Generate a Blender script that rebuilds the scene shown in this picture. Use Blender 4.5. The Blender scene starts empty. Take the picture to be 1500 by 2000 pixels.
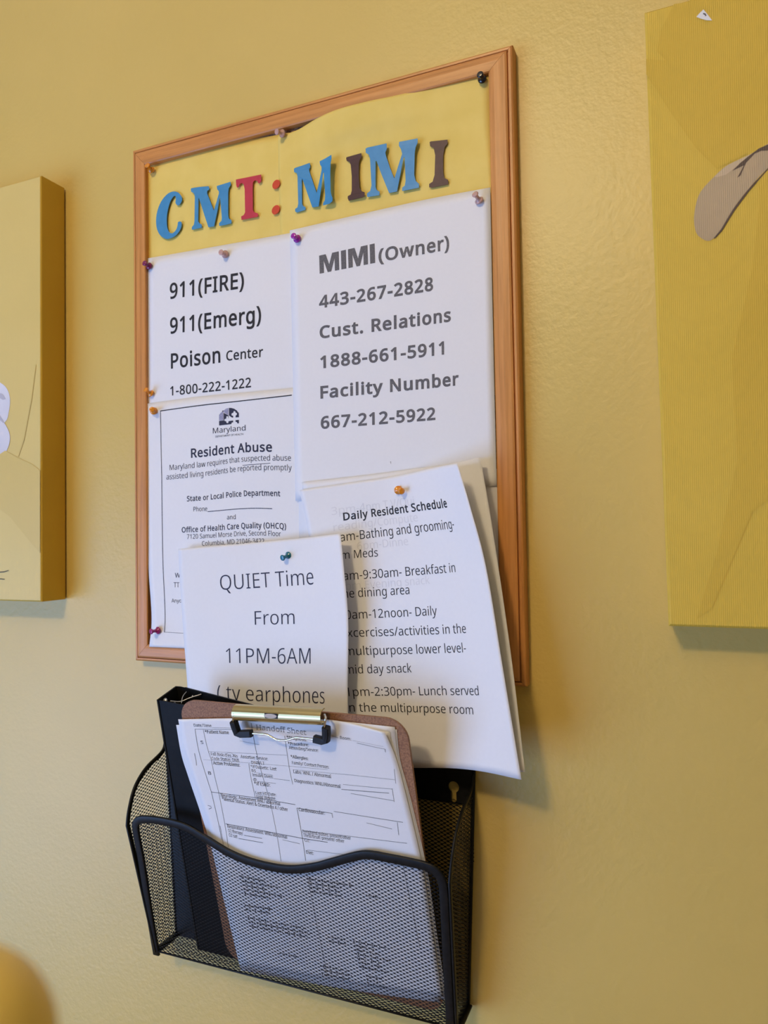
import bpy, bmesh, math, random
import numpy as np
from mathutils import Vector, Matrix
from mathutils.geometry import tessellate_polygon

random.seed(4)
scn = bpy.context.scene
col = scn.collection
IN = 0.0254
Z0 = 1.55                      # height of the board's reference line above the floor (m)

# ------------------------------------------------------------------ camera, world, lights, exposure
F_PX = 1421.09
YAW, PITCH, ROLL = [math.radians(a) for a in (22.9235, 1.7562, -0.9116)]
CAM = np.array([4.327, -26.278, -2.704])        # inches: x along the wall, y into the wall, z up
_cy, _sy, _cp, _sp = math.cos(YAW), math.sin(YAW), math.cos(PITCH), math.sin(PITCH)
FWD = np.array([-_sy * _cp, _cy * _cp, _sp])
_r0 = np.array([_cy, _sy, 0.0]); _u0 = np.cross(_r0, FWD)
RT = math.cos(ROLL) * _r0 + math.sin(ROLL) * _u0
UP = -math.sin(ROLL) * _r0 + math.cos(ROLL) * _u0


def W(x, z, d):
    """wall coordinates in inches (x along, z up, d out of the wall) -> world metres"""
    return np.array([x * IN, -d * IN, z * IN + Z0])


cam_data = bpy.data.cameras.new('camera')
cam = bpy.data.objects.new('camera', cam_data); col.objects.link(cam)
cam_data.sensor_fit = 'VERTICAL'; cam_data.sensor_height = 36.0; cam_data.sensor_width = 27.0
cam_data.lens = F_PX * 36.0 / 2000.0
cam_data.clip_start = 0.01
m = Matrix.Identity(4)
for i in range(3):
    m[i][0] = RT[i]; m[i][1] = UP[i]; m[i][2] = -FWD[i]
cp_ = W(CAM[0], CAM[2], -CAM[1])
for i in range(3):
    m[i][3] = cp_[i]
cam.matrix_world = m
cam_data.dof.use_dof = True
cam_data.dof.focus_distance = 0.70
cam_data.dof.aperture_fstop = 7.5
scn.camera = cam

scn.view_settings.view_transform = 'Standard'
scn.view_settings.look = 'None'
scn.view_settings.gamma = 1.0
scn.view_settings.use_curve_mapping = False
scn.view_settings.exposure = 0.0

world = bpy.data.worlds.new('room_light'); scn.world = world
world.use_nodes = True
bg = world.node_tree.nodes['Background']
bg.inputs[0].default_value = (1.0, 0.93, 0.70, 1); bg.inputs[1].default_value = 0.16

LAMP_W, LAMP_COL = 18.6, (1.0, 0.79, 0.50)
WIN_W, WIN_COL = 61.0, (0.28, 0.47, 0.92)
for i, (lx, lz, ld) in enumerate([(-17.6, 44.0, 76.0), (-10.6, 44.0, 74.0), (-14.5, 44.0, 80.0)]):   # bulbs of the ceiling lamp
    ld_ = bpy.data.lights.new('ceiling_bulb', 'POINT'); ld_.energy = LAMP_W; ld_.color = LAMP_COL
    ld_.shadow_soft_size = 0.022
    lo = bpy.data.objects.new('ceiling_bulb', ld_); col.objects.link(lo); lo.location = W(lx, lz, ld)
wl = bpy.data.lights.new('window_daylight', 'AREA'); wl.shape = 'RECTANGLE'; wl.size = 1.85; wl.size_y = 1.54
wl.energy = WIN_W; wl.color = WIN_COL
wo = bpy.data.objects.new('window_daylight', wl); col.objects.link(wo)
wo.location = W(-72, -31, 70)
wo.rotation_euler = (Vector(W(-25, -8, 0)) - Vector(wo.location)).to_track_quat('-Z', 'Y').to_euler()


# ------------------------------------------------------------------ geometry helpers
def U(px, py, d):
    """photo pixel + distance from the wall (inches) -> wall coordinates (x, z)"""
    v = FWD + RT * (px - 750) / F_PX - UP * (py - 1000) / F_PX
    t = (-d - CAM[1]) / v[1]
    P = CAM + t * v
    return P[0], P[2]


def P3(px, py, d):
    x, z = U(px, py, d)
    return np.array([x, z, d])


def proj(A):
    """wall coords (...,3) as x,z,d -> pixels"""
    A = np.asarray(A, float)
    q = np.stack([A[..., 0] - CAM[0], -A[..., 2] - CAM[1], A[..., 1] - CAM[2]], -1)
    w = q @ FWD
    return np.stack([750 + F_PX * (q @ RT) / w, 1000 - F_PX * (q @ UP) / w], -1)


def on_slope(px, py, f, off=0.0):
    d = 2.0
    for _ in range(60):
        d = .5 * d + .5 * (f(U(px, py, d)[1]) + off)
    x, z = U(px, py, d)
    return np.array([x, z, d])


def front_d(z): return 1.5 + (z + 19.8) * .225         # the basket's front panel leans out
def clip_d(z): return 1.15 + (z + 19.85) * .235        # the clipboard leans on the binder
def bind_d(z): return 0.95 + (z + 19.9) * .222


def tow(A):
    A = np.asarray(A, float).reshape(-1, 3)
    return np.stack([A[:, 0] * IN, -A[:, 2] * IN, A[:, 1] * IN + Z0], -1)


def mk(name, verts, faces, mats, parent=None, midx=None, smooth=False, fix=False, inches=True):
    """one mesh object; verts in wall inches (x,z,d) unless inches=False (world metres)"""
    V = tow(verts) if inches else np.asarray(verts, float).reshape(-1, 3)
    top_ = parent
    while top_ is not None and '_org' not in top_: top_ = top_.parent
    org = V.mean(0) if parent is None else np.array(top_['_org'])
    me = bpy.data.meshes.new(name)
    me.from_pydata((V - org).tolist(), [], faces)
    if not isinstance(mats, (list, tuple)): mats = [mats]
    for mt in mats: me.materials.append(mt)
    if midx is not None:
        me.polygons.foreach_set('material_index', midx)
    if smooth is True:
        me.polygons.foreach_set('use_smooth', [True] * len(faces))
    elif smooth:
        me.polygons.foreach_set('use_smooth', smooth)
    me.update()
    if fix:
        b = bmesh.new(); b.from_mesh(me); bmesh.ops.recalc_face_normals(b, faces=b.faces[:]); b.to_mesh(me); b.free()
    o = bpy.data.objects.new(name, me); col.objects.link(o)
    if parent is None:
        o.location = org
    else:
        o.parent = parent
    return o


ROOTS = []


def thing(name, label, cat, at, group=None):
    o = bpy.data.objects.new(name, None); col.objects.link(o)
    w = tow([at])[0]
    o.location = w; o['_org'] = w.tolist(); o.empty_display_size = 0.02
    tag(o, label, cat, group); ROOTS.append(o)
    return o


def tag(o, label, cat, group=None):
    o['label'] = label; o['category'] = cat
    if group: o['group'] = group
    return o


class MB:
    def __init__(s): s.v = []; s.f = []; s.m = []
    def add(s, v, f, mi=0):
        n = len(s.v); s.v += [tuple(p) for p in v]; s.f += [tuple(i + n for i in q) for q in f]; s.m += [mi] * len(f)
        return s
    def box(s, x0, x1, z0, z1, d0, d1, mi=0):
        v = [(x, z, d) for d in (d0, d1) for z in (z0, z1) for x in (x0, x1)]
        return s.add(v, [(0, 1, 3, 2), (4, 6, 7, 5), (0, 4, 5, 1), (2, 3, 7, 6), (0, 2, 6, 4), (1, 5, 7, 3)], mi)
    def hexa(s, q0, q1, mi=0):
        """prism between two loops of the same length"""
        n = len(q0)
        f = [tuple(range(n))[::-1], tuple(range(n, 2 * n))] + [(i, (i + 1) % n, n + (i + 1) % n, n + i) for i in range(n)]
        return s.add(list(q0) + list(q1), f, mi)
    def tube(s, path, r, n=10, mi=0, cap=True, flat=None, nrm=None):
        """round (or, with flat and nrm, flattened) bar along a path"""
        path = [np.array(p, float) for p in path]; k = len(path); v = []; f = []
        ref = np.array(nrm if nrm is not None else (0.13, 0.31, 1.0), float)
        for i in range(k):
            t = path[min(i + 1, k - 1)] - path[max(i - 1, 0)]; t /= np.linalg.norm(t) + 1e-12
            a = np.cross(ref, t); a /= np.linalg.norm(a) + 1e-12
            b = np.cross(t, a)
            ri = r[i] if isinstance(r, (list, tuple, np.ndarray)) else r
            for j in range(n):
                an = 2 * math.pi * j / n
                ca, sa = math.cos(an), math.sin(an)
                if flat:                                    # superellipse section
                    ca = math.copysign(abs(ca) ** .5, ca); sa = math.copysign(abs(sa) ** .5, sa)
                v.append(path[i] + a * ca * ri + b * sa * (flat if flat else ri))
        for i in range(k - 1):
            for j in range(n):
                f.append((i * n + j, i * n + (j + 1) % n, (i + 1) * n + (j + 1) % n, (i + 1) * n + j))
        if cap:
            f.append(tuple(range(n))[::-1]); f.append(tuple(range((k - 1) * n, k * n)))
        return s.add(v, f, mi)
    def lathe(s, base, axis, prof, n=20, mi=0):
        base = np.array(base, float); axis = np.array(axis, float); axis /= np.linalg.norm(axis)
        a = np.cross(axis, (0, 1, 0)); a /= np.linalg.norm(a); b = np.cross(axis, a)
        v = [base + axis * h + (a * math.cos(2 * math.pi * j / n) + b * math.sin(2 * math.pi * j / n)) * r for h, r in prof for j in range(n)]
        k = len(prof)
        f = [(i * n + j, i * n + (j + 1) % n, (i + 1) * n + (j + 1) % n, (i + 1) * n + j) for i in range(k - 1) for j in range(n)]
        f.append(tuple(range(n))[::-1]); f.append(tuple(range((k - 1) * n, k * n)))
        return s.add(v, f, mi)
    def build(s, name, mats, parent=None, smooth=False, fix=True):
        return mk(name, s.v, s.f, mats, parent, s.m, smooth, fix)


def spline(pts, n=8):
    """Catmull-Rom through points"""
    P = [np.array(p, float) for p in pts]; out = []
    for i in range(len(P) - 1):
        p0, p1, p2, p3 = P[max(i - 1, 0)], P[i], P[i + 1], P[min(i + 2, len(P) - 1)]
        for k in range(n):
            t = k / n
            out.append(.5 * (2 * p1 + (p2 - p0) * t + (2 * p0 - 5 * p1 + 4 * p2 - p3) * t * t + (3 * p1 - p0 - 3 * p2 + p3) * t ** 3))
    out.append(P[-1])
    return out


# ------------------------------------------------------------------ materials
def mat(name, color, rough=.6, metal=0., spec=.5, build=None, coat=0.):
    mt = bpy.data.materials.new(name); mt.use_nodes = True
    nt = mt.node_tree; b = nt.nodes['Principled BSDF']
    b.inputs['Base Color'].default_value = (*color, 1); b.inputs['Roughness'].default_value = rough
    b.inputs['Metallic'].default_value = metal; b.inputs['Specular IOR Level'].default_value = spec
    if coat: b.inputs['Coat Weight'].default_value = coat; b.inputs['Coat Roughness'].default_value = .08
    if build: build(nt, b)
    return mt


def nd(nt, t, **k):
    n = nt.nodes.new(t)
    for a, v in k.items():
        if a in n.inputs: n.inputs[a].default_value = v
        else: setattr(n, a, v)
    return n


def noise_mix(c1, c2, scale=(1, 1, 1), s=20, detail=4, bump=0, bscale=None, lo=.35, hi=.65, coord='Object'):
    def go(nt, b):
        tc = nd(nt, 'ShaderNodeTexCoord'); mp = nd(nt, 'ShaderNodeMapping'); mp.inputs['Scale'].default_value = scale
        nt.links.new(tc.outputs[coord], mp.inputs['Vector'])
        nz = nd(nt, 'ShaderNodeTexNoise'); nz.inputs['Scale'].default_value = s; nz.inputs['Detail'].default_value = detail
        nt.links.new(mp.outputs[0], nz.inputs['Vector'])
        rp = nd(nt, 'ShaderNodeValToRGB')
        rp.color_ramp.elements[0].position = lo; rp.color_ramp.elements[1].position = hi
        rp.color_ramp.elements[0].color = (*c1, 1); rp.color_ramp.elements[1].color = (*c2, 1)
        nt.links.new(nz.outputs['Fac'], rp.inputs[0]); nt.links.new(rp.outputs[0], b.inputs['Base Color'])
        if bump:
            n2 = nz
            if bscale:
                n2 = nd(nt, 'ShaderNodeTexNoise'); n2.inputs['Scale'].default_value = bscale; n2.inputs['Detail'].default_value = 3
                nt.links.new(mp.outputs[0], n2.inputs['Vector'])
            bp = nd(nt, 'ShaderNodeBump'); bp.inputs['Strength'].default_value = bump; bp.inputs['Distance'].default_value = .002
            nt.links.new(n2.outputs['Fac'], bp.inputs['Height']); nt.links.new(bp.outputs[0], b.inputs['Normal'])
    return go


WALL_A, WALL_B = (.62, .445, .118), (.645, .465, .128)
M_wall = mat('yellow_wall_paint', WALL_A, .40, spec=.5, build=noise_mix(WALL_A, WALL_B, s=6, bump=.20, bscale=190))
M_ceil = mat('ceiling_paint', (.80, .74, .58), .8, build=noise_mix((.8, .74, .58), (.82, .76, .6), s=40, bump=.1))
M_floor = mat('floor_boards', (.30, .19, .10), .5, build=noise_mix((.24, .14, .07), (.34, .21, .11), scale=(1, 8, 1), s=6))


def wood(sc):
    def go(nt, b):
        tc = nd(nt, 'ShaderNodeTexCoord'); mp = nd(nt, 'ShaderNodeMapping'); mp.inputs['Scale'].default_value = sc
        nt.links.new(tc.outputs['Object'], mp.inputs['Vector'])
        nz = nd(nt, 'ShaderNodeTexNoise'); nz.inputs['Scale'].default_value = 1; nz.inputs['Detail'].default_value = 6; nz.inputs['Roughness'].default_value = .65
        nt.links.new(mp.outputs[0], nz.inputs['Vector'])
        rp = nd(nt, 'ShaderNodeValToRGB'); e = rp.color_ramp.elements
        e[0].position = .30; e[0].color = (.46, .185, .042, 1); e[1].position = .72; e[1].color = (.69, .31, .085, 1)
        x = e.new(.5); x.color = (.59, .25, .064, 1)
        nt.links.new(nz.outputs['Fac'], rp.inputs[0]); nt.links.new(rp.outputs[0], b.inputs['Base Color'])
        bp = nd(nt, 'ShaderNodeBump'); bp.inputs['Strength'].default_value = .12; bp.inputs['Distance'].default_value = .001
        nt.links.new(nz.outputs['Fac'], bp.inputs['Height']); nt.links.new(bp.outputs[0], b.inputs['Normal'])
    return go


M_wood_h = mat('oak_grain_along', (.5, .24, .09), .42, build=wood((9, 260, 260)))
M_wood_v = mat('oak_grain_upright', (.5, .24, .09), .42, build=wood((260, 260, 9)))
M_cork = mat('cork', (.2, .11, .05), .9, build=noise_mix((.06, .028, .030), (.36, .20, .095), s=420, detail=5, bump=.4))
M_paper = mat('white_paper', (.80, .79, .80), .55, spec=.35, build=noise_mix((.795, .785, .795), (.805, .795, .805), s=300, bump=.006))
M_card = mat('yellow_card', (.80, .60, .15), .6, spec=.3, build=noise_mix((.78, .575, .135), (.82, .62, .165), s=30, bump=.03, bscale=500))
M_ink = mat('black_ink', (.022, .021, .026), .6, spec=.3)
M_ink_soft = mat('worn_black_ink', (.075, .073, .085), .6, spec=.3)
M_ink_grey = mat('grey_ink', (.12, .115, .125), .6, spec=.3, build=noise_mix((.09, .086, .095), (.16, .155, .165), s=900))
M_ink_navy = mat('navy_ink', (.028, .028, .055), .6, spec=.3)
M_ink_lilac = mat('lilac_ink', (.30, .29, .42), .6, spec=.3, build=noise_mix((.22, .21, .33), (.42, .41, .55), s=1200))
M_ink_faint = mat('faint_print', (.705, .695, .715), .6, spec=.3)
M_blue = mat('blue_card', (.045, .26, .50), .45, build=noise_mix((.04, .245, .48), (.052, .27, .52), s=120))
M_red = mat('crimson_card', (.52, .022, .055), .5, build=noise_mix((.5, .02, .05), (.54, .025, .06), s=120))
M_orange_red = mat('orange_red_card', (.62, .045, .012), .5, build=noise_mix((.6, .04, .01), (.64, .05, .014), s=120))
M_brown = mat('brown_card', (.060, .020, .022), .5, build=noise_mix((.052, .017, .019), (.07, .024, .026), s=120))
M_canvas = mat('yellow_canvas', (.62, .40, .06), .62, spec=.35)
M_black = mat('black_powder_coat', (.006, .006, .006), .42, spec=.22, build=noise_mix((.006, .006, .006), (.010, .010, .010), s=200, bump=.05))
M_vinyl = mat('black_vinyl', (.005, .005, .005), .5, spec=.12, build=noise_mix((.005, .005, .005), (.008, .008, .008), s=60, bump=.08, bscale=900))
M_hard = mat('hardboard', (.22, .105, .06), .6, build=noise_mix((.20, .086, .036), (.36, .172, .074), s=700, detail=5, bump=.08))
M_chrome = mat('chrome', (.80, .76, .66), .12, metal=1., build=noise_mix((.78, .74, .64), (.82, .78, .68), s=30))
M_chrome_gold = mat('chrome_gold_reflection', (.62, .50, .24), .3, metal=1., build=noise_mix((.60, .48, .23), (.64, .52, .25), s=30))  # chrome clip bar; the yellow room's gold reflection is painted into its colour
M_tab = mat('pale_tab', (.55, .48, .42), .5, build=noise_mix((.52, .45, .39), (.58, .51, .45), s=200))
M_rubber = mat('black_rubber', (.008, .008, .009), .5, spec=.25, build=noise_mix((.008, .008, .009), (.013, .013, .014), s=150))
M_scrap = mat('pale_metal', (.55, .55, .55), .3, metal=.7)


def canvas_tex(c1, c2):
    def go(nt, b):
        noise_mix(c1, c2, scale=(1, 1, 1), s=9, detail=2)(nt, b)
        tc = nd(nt, 'ShaderNodeTexCoord')
        wv = nd(nt, 'ShaderNodeTexWave', bands_direction='X'); wv.inputs['Scale'].default_value = 210; wv.inputs['Distortion'].default_value = 1.2
        nt.links.new(tc.outputs['Object'], wv.inputs['Vector'])
        bp = nd(nt, 'ShaderNodeBump'); bp.inputs['Strength'].default_value = .22; bp.inputs['Distance'].default_value = .0006
        nt.links.new(wv.outputs['Fac'], bp.inputs['Height']); nt.links.new(bp.outputs[0], b.inputs['Normal'])
    return go


M_cv = mat('yellow_canvas_weave', (.62, .42, .07), .6, spec=.4, build=canvas_tex((.66, .44, .050), (.69, .465, .060)))
M_cv2 = mat('deeper_yellow_canvas', (.55, .36, .05), .6, spec=.4, build=canvas_tex((.628, .408, .043), (.655, .43, .05)))
M_cvl = mat('pale_yellow_canvas', (.70, .53, .17), .5, spec=.5, build=canvas_tex((.69, .52, .165), (.71, .54, .18)))
M_cvl2 = mat('faint_leaf_tone', (.66, .49, .15), .5, spec=.5, build=canvas_tex((.655, .485, .145), (.665, .495, .155)))
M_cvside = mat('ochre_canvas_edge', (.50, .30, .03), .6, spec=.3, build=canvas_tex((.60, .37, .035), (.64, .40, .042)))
M_petal = mat('beige_petal_print', (.44, .32, .18), .6, build=canvas_tex((.40, .285, .155), (.48, .355, .205)))
M_petal_lt = mat('pale_petal_print', (.56, .42, .25), .6, build=canvas_tex((.54, .40, .23), (.58, .44, .27)))
M_petal_dk = mat('dark_fold_print', (.07, .04, .025), .6, build=canvas_tex((.05, .028, .017), (.10, .06, .04)))
M_petal_w = mat('white_petal_print', (.70, .68, .72), .6, build=canvas_tex((.62, .60, .65), (.76, .74, .78)))
M_petal_g = mat('grey_petal_print', (.46, .44, .5), .6, build=canvas_tex((.42, .40, .46), (.52, .5, .56)))


def pin_mat(name, c, trans=0.0):
    mt = mat(name, c, .18, spec=.6, build=noise_mix(tuple(v * .94 for v in c), c, s=80), coat=.3)
    b = mt.node_tree.nodes['Principled BSDF']
    b.inputs['Transmission Weight'].default_value = trans
    return mt


PIN = dict(orange=pin_mat('orange_plastic', (.86, .30, .015), .1), pink=pin_mat('pink_plastic', (.80, .50, .44), .35), black=pin_mat('black_plastic', (.006, .006, .012)),
           purple=pin_mat('purple_plastic', (.36, .012, .34)), maroon=pin_mat('maroon_plastic', (.22, .008, .085)), magenta=pin_mat('magenta_plastic', (.34, .008, .15)),
           teal=pin_mat('teal_plastic', (.01, .16, .25)))
M_steel = mat('steel', (.6, .6, .6), .25, metal=1., build=noise_mix((.56, .56, .56), (.64, .64, .64), s=40))

# ------------------------------------------------------------------ the setting
def structure(o): o['kind'] = 'structure'; return o


def room_box(name, x0, x1, y0, y1, z0, z1, m_):
    v = [(x, y, z) for z in (z0, z1) for y in (y0, y1) for x in (x0, x1)]
    f = [(0, 2, 3, 1), (4, 5, 7, 6), (0, 1, 5, 4), (2, 6, 7, 3), (0, 4, 6, 2), (1, 3, 7, 5)]
    return structure(mk(name, v, f, m_, inches=False))


room_box('wall_back', -3.2, 2.6, 0.0, 0.12, 0.0, 2.9, M_wall)
room_box('floor', -3.2, 2.6, -3.6, 0.12, -0.1, 0.0, M_floor)
room_box('ceiling', -3.2, 2.6, -3.6, 0.12, 2.9, 3.0, M_ceil)

# ------------------------------------------------------------------ canvases on the wall
def poly_faces(pts):
    """tessellate one simple polygon given as 2-D points -> triangles"""
    return tessellate_polygon([[Vector((p[0], p[1], 0)) for p in pts]])


def add_print(mb, px, d, mi, smooth_n=0):
    pts = [np.array(p, float) for p in px]
    if smooth_n: pts = spline(pts + [pts[0]], smooth_n)[:-1]
    xz = [U(p[0], p[1], d) for p in pts]
    mb.add([(x, z, d) for x, z in xz], poly_faces(xz), mi)


def canvas(corner, name, label, art, mats):
    x0, x1, zb, zt, tilt = corner
    d0, d1 = .10, 1.5
    r = .07
    def pt(x, z): return (x + tilt * (z - zb), z - tilt * 0)
    mb = MB()
    o0 = [pt(x0, zb), pt(x1, zb), pt(x1, zt), pt(x0, zt)]
    i0 = [pt(x0 + r, zb + r), pt(x1 - r, zb + r), pt(x1 - r, zt - r), pt(x0 + r, zt - r)]
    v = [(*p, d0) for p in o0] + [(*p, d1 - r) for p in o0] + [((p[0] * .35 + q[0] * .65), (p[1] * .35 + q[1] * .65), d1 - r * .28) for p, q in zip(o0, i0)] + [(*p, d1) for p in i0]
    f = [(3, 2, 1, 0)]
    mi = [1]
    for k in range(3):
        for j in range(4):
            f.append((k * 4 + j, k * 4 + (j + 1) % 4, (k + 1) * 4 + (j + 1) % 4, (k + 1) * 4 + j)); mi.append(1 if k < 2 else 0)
    f.append((12, 13, 14, 15)); mi.append(0)
    mb.v = v; mb.f = f; mb.m = mi
    art(mb, d1 + .012)
    c = (.5 * (x0 + x1), zb, 0)
    root = thing(name, label, 'canvas print', c)
    mb.build('printed_canvas', mats, root, fix=False)
    b = MB()                                                  # stretcher frame behind the cloth
    for a in ((x0 + .15, x0 + .9, zb + .15, zt - .15), (x1 - .9, x1 - .15, zb + .15, zt - .15), (x0 + .9, x1 - .9, zb + .15, zb + .9), (x0 + .9, x1 - .9, zt - .9, zt - .15)):
        b.box(*a, 0.0, .095)
    b.build('stretcher_frame', M_hard, root)
    return root


def art_left(mb, d):
    def p(q, mi, n=0): add_print(mb, q, d, mi, n)
    p([(-70, 745), (-30, 735), (0, 747), (14, 760), (19.5, 780), (17, 805), (9, 825), (-30, 850), (-80, 800)], 2, 4)
    d += .006
    p([(-60, 800), (-20, 806), (0, 817), (9, 827), (18, 845), (19, 862), (13, 880), (0, 900), (-40, 915), (-80, 870)], 2, 4)
    d += .006
    p([(-60, 796), (-20, 803), (0, 812), (8, 825), (6, 826), (-2, 819), (-22, 808), (-60, 802)], 3)
    p([(-2, 768), (4, 769), (11, 779), (6, 781), (-2, 777)], 3)
    p([(-30, 1116), (0, 1116.5), (8, 1116), (16.5, 1113.5), (16.8, 1114.6), (8, 1117.6), (0, 1118.3), (-30, 1118)], 4)
    p([(-30, 1128), (0, 1129.8), (9, 1130.8), (9, 1132), (0, 1131.3), (-30, 1129.6)], 4)
    d -= .004
    p([(69, 712), (70.5, 712), (62, 780), (47, 860), (36, 892), (34, 892), (46, 850), (58, 790)], 5)
    p([(34, 893), (46, 899), (62, 906), (78, 919), (78, 1080), (60, 1060), (20, 1010), (-20, 980), (-20, 900), (10, 880)], 5)


def art_right(mb, d):
    def p(q, mi, n=0, dd=0.): add_print(mb, q, d + dd, mi, n)
    p([(1316, 8), (1345, 4), (1372, -30), (1700, -120), (1900, 60), (1640, 270), (1440, 190), (1380, 132), (1330, 128), (1300, 118), (1283, 100), (1290, 60)], 5, 0)
    p([(1262, 115), (1300, 118), (1330, 128), (1380, 132), (1430, 160), (1500, 205), (1640, 275), (1800, 400), (1640, 470), (1500, 420), (1460, 300), (1400, 330), (1360, 290), (1310, 220), (1262, 145)], 5, 0, .002)
    p([(1500, 250), (1700, 330), (1720, 700), (1600, 900), (1470, 1000), (1390, 1190), (1360, 1210), (1400, 1080), (1440, 900), (1430, 700), (1470, 520)], 5, 0, .003)
    # long petal hanging in from the right
    p([(1750, 290), (1660, 262), (1600, 262), (1540, 268), (1500, 281), (1466, 301), (1420, 323), (1395, 345), (1368, 375), (1358, 405), (1355.5, 432), (1360, 455), (1371, 466), (1383, 470.5), (1394, 465), (1408, 448), (1432, 408), (1462, 369), (1500, 328), (1540, 304), (1600, 290), (1670, 285)], 2, 3, .006)
    p([(1500, 281), (1466, 301), (1420, 323), (1395, 345), (1400, 346), (1418, 341), (1440, 324), (1458, 309), (1480, 293), (1500, 284)], 3, 0, .009)
    p([(1740, 289), (1660, 264), (1600, 263), (1540, 270), (1500, 282), (1482, 290), (1462, 305), (1446, 318), (1430, 334), (1444, 327), (1453, 323), (1446, 336), (1440, 347), (1446, 343), (1457, 318), (1474, 300), (1487, 294.5), (1500, 294), (1540, 285), (1600, 278)], 4, 0, .012)
    p([(1394, 465), (1408, 448), (1432, 408), (1462, 369), (1500, 328), (1500, 331), (1463, 373), (1434, 412), (1410, 451), (1396, 466)], 4, 0, .012)


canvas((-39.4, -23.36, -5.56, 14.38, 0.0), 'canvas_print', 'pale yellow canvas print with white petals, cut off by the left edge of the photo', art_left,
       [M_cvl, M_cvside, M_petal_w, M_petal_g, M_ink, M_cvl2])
rc = canvas((3.56, 19.6, -5.75, 14.18, -0.011), 'canvas_print', 'deep yellow canvas print with one beige petal, right of the cork board', art_right,
            [M_cv, M_cv, M_petal, M_petal_lt, M_petal_dk, M_cv2])
tb = MB()
lab = [(1360, 33), (1366, 26), (1374, 18.5), (1381, 27), (1391, 40), (1380, 39.5), (1369, 36.5)]
xz = [U(a, b, 1.53) for a, b in lab]
tb.add([(x, z, 1.53) for x, z in xz], poly_faces(xz))
q = [U(a, b, 1.535) for a, b in [(1374, 25), (1379, 27), (1378.5, 28.5), (1380.5, 30), (1377, 32), (1377, 29.5), (1373, 27.5)]]
tb.add([(x, z, 1.535) for x, z in q], poly_faces(q), 1)
lb = tb.build('torn_label', [M_paper, M_ink_soft], rc, fix=False); lb['label'] = 'torn white sticker remnant'

# ------------------------------------------------------------------ cork board
BX0, BX1, BZ0, BZ1 = -18.74, -1.20, -8.17, 14.99
board = thing('cork_board', 'wood-framed cork notice board covered in pinned papers', 'notice board', (.5 * (BX0 + BX1), BZ0, 0))
FW = .80
MB().box(BX0 + .3, BX1 - .3, BZ0 + .3, BZ1 - .3, .05, .33).build('cork_panel', M_cork, board)
PROF = [(0, .02), (0, .46), (.025, .52), (.08, .555), (.145, .55), (.165, .45), (.185, .45), (.20, .575), (.26, .605), (.45, .63), (.62, .625), (.76, .60), (FW, .565), (FW, .02)]


def rail(c0, c1, inward0, inward1, m_, gap=.006):
    """mitred length of moulding from corner c0 to corner c1"""
    mb = MB(); n = len(PROF)
    t = np.array(c1, float) - np.array(c0, float); t /= np.linalg.norm(t)
    v = []
    for c, iw, sg in ((c0, inward0, 1), (c1, inward1, -1)):
        for w, d in PROF:
            v.append((c[0] + iw[0] * w + t[0] * gap * sg, c[1] + iw[1] * w + t[1] * gap * sg, d))
    f = [(i, (i + 1) % n, n + (i + 1) % n, n + i) for i in range(n)]
    f += [tuple(range(n))[::-1], tuple(range(n, 2 * n))]
    mb.add(v, f)
    return mb.build('frame_rail', m_, board)


TL, TR, BL, BR = (BX0, BZ1), (BX1, BZ1), (BX0, BZ0), (BX1, BZ0)
rail(TL, TR, (.94, -1.04), (-1.13, -1.04), M_wood_h)
rail(BL, BR, (.94, .95), (-1.13, .95), M_wood_h)
rail(TL, BL, (.94, -1.04), (.94, .95), M_wood_v)
rail(TR, BR, (-1.13, -1.04), (-1.13, .95), M_wood_v)

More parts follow.
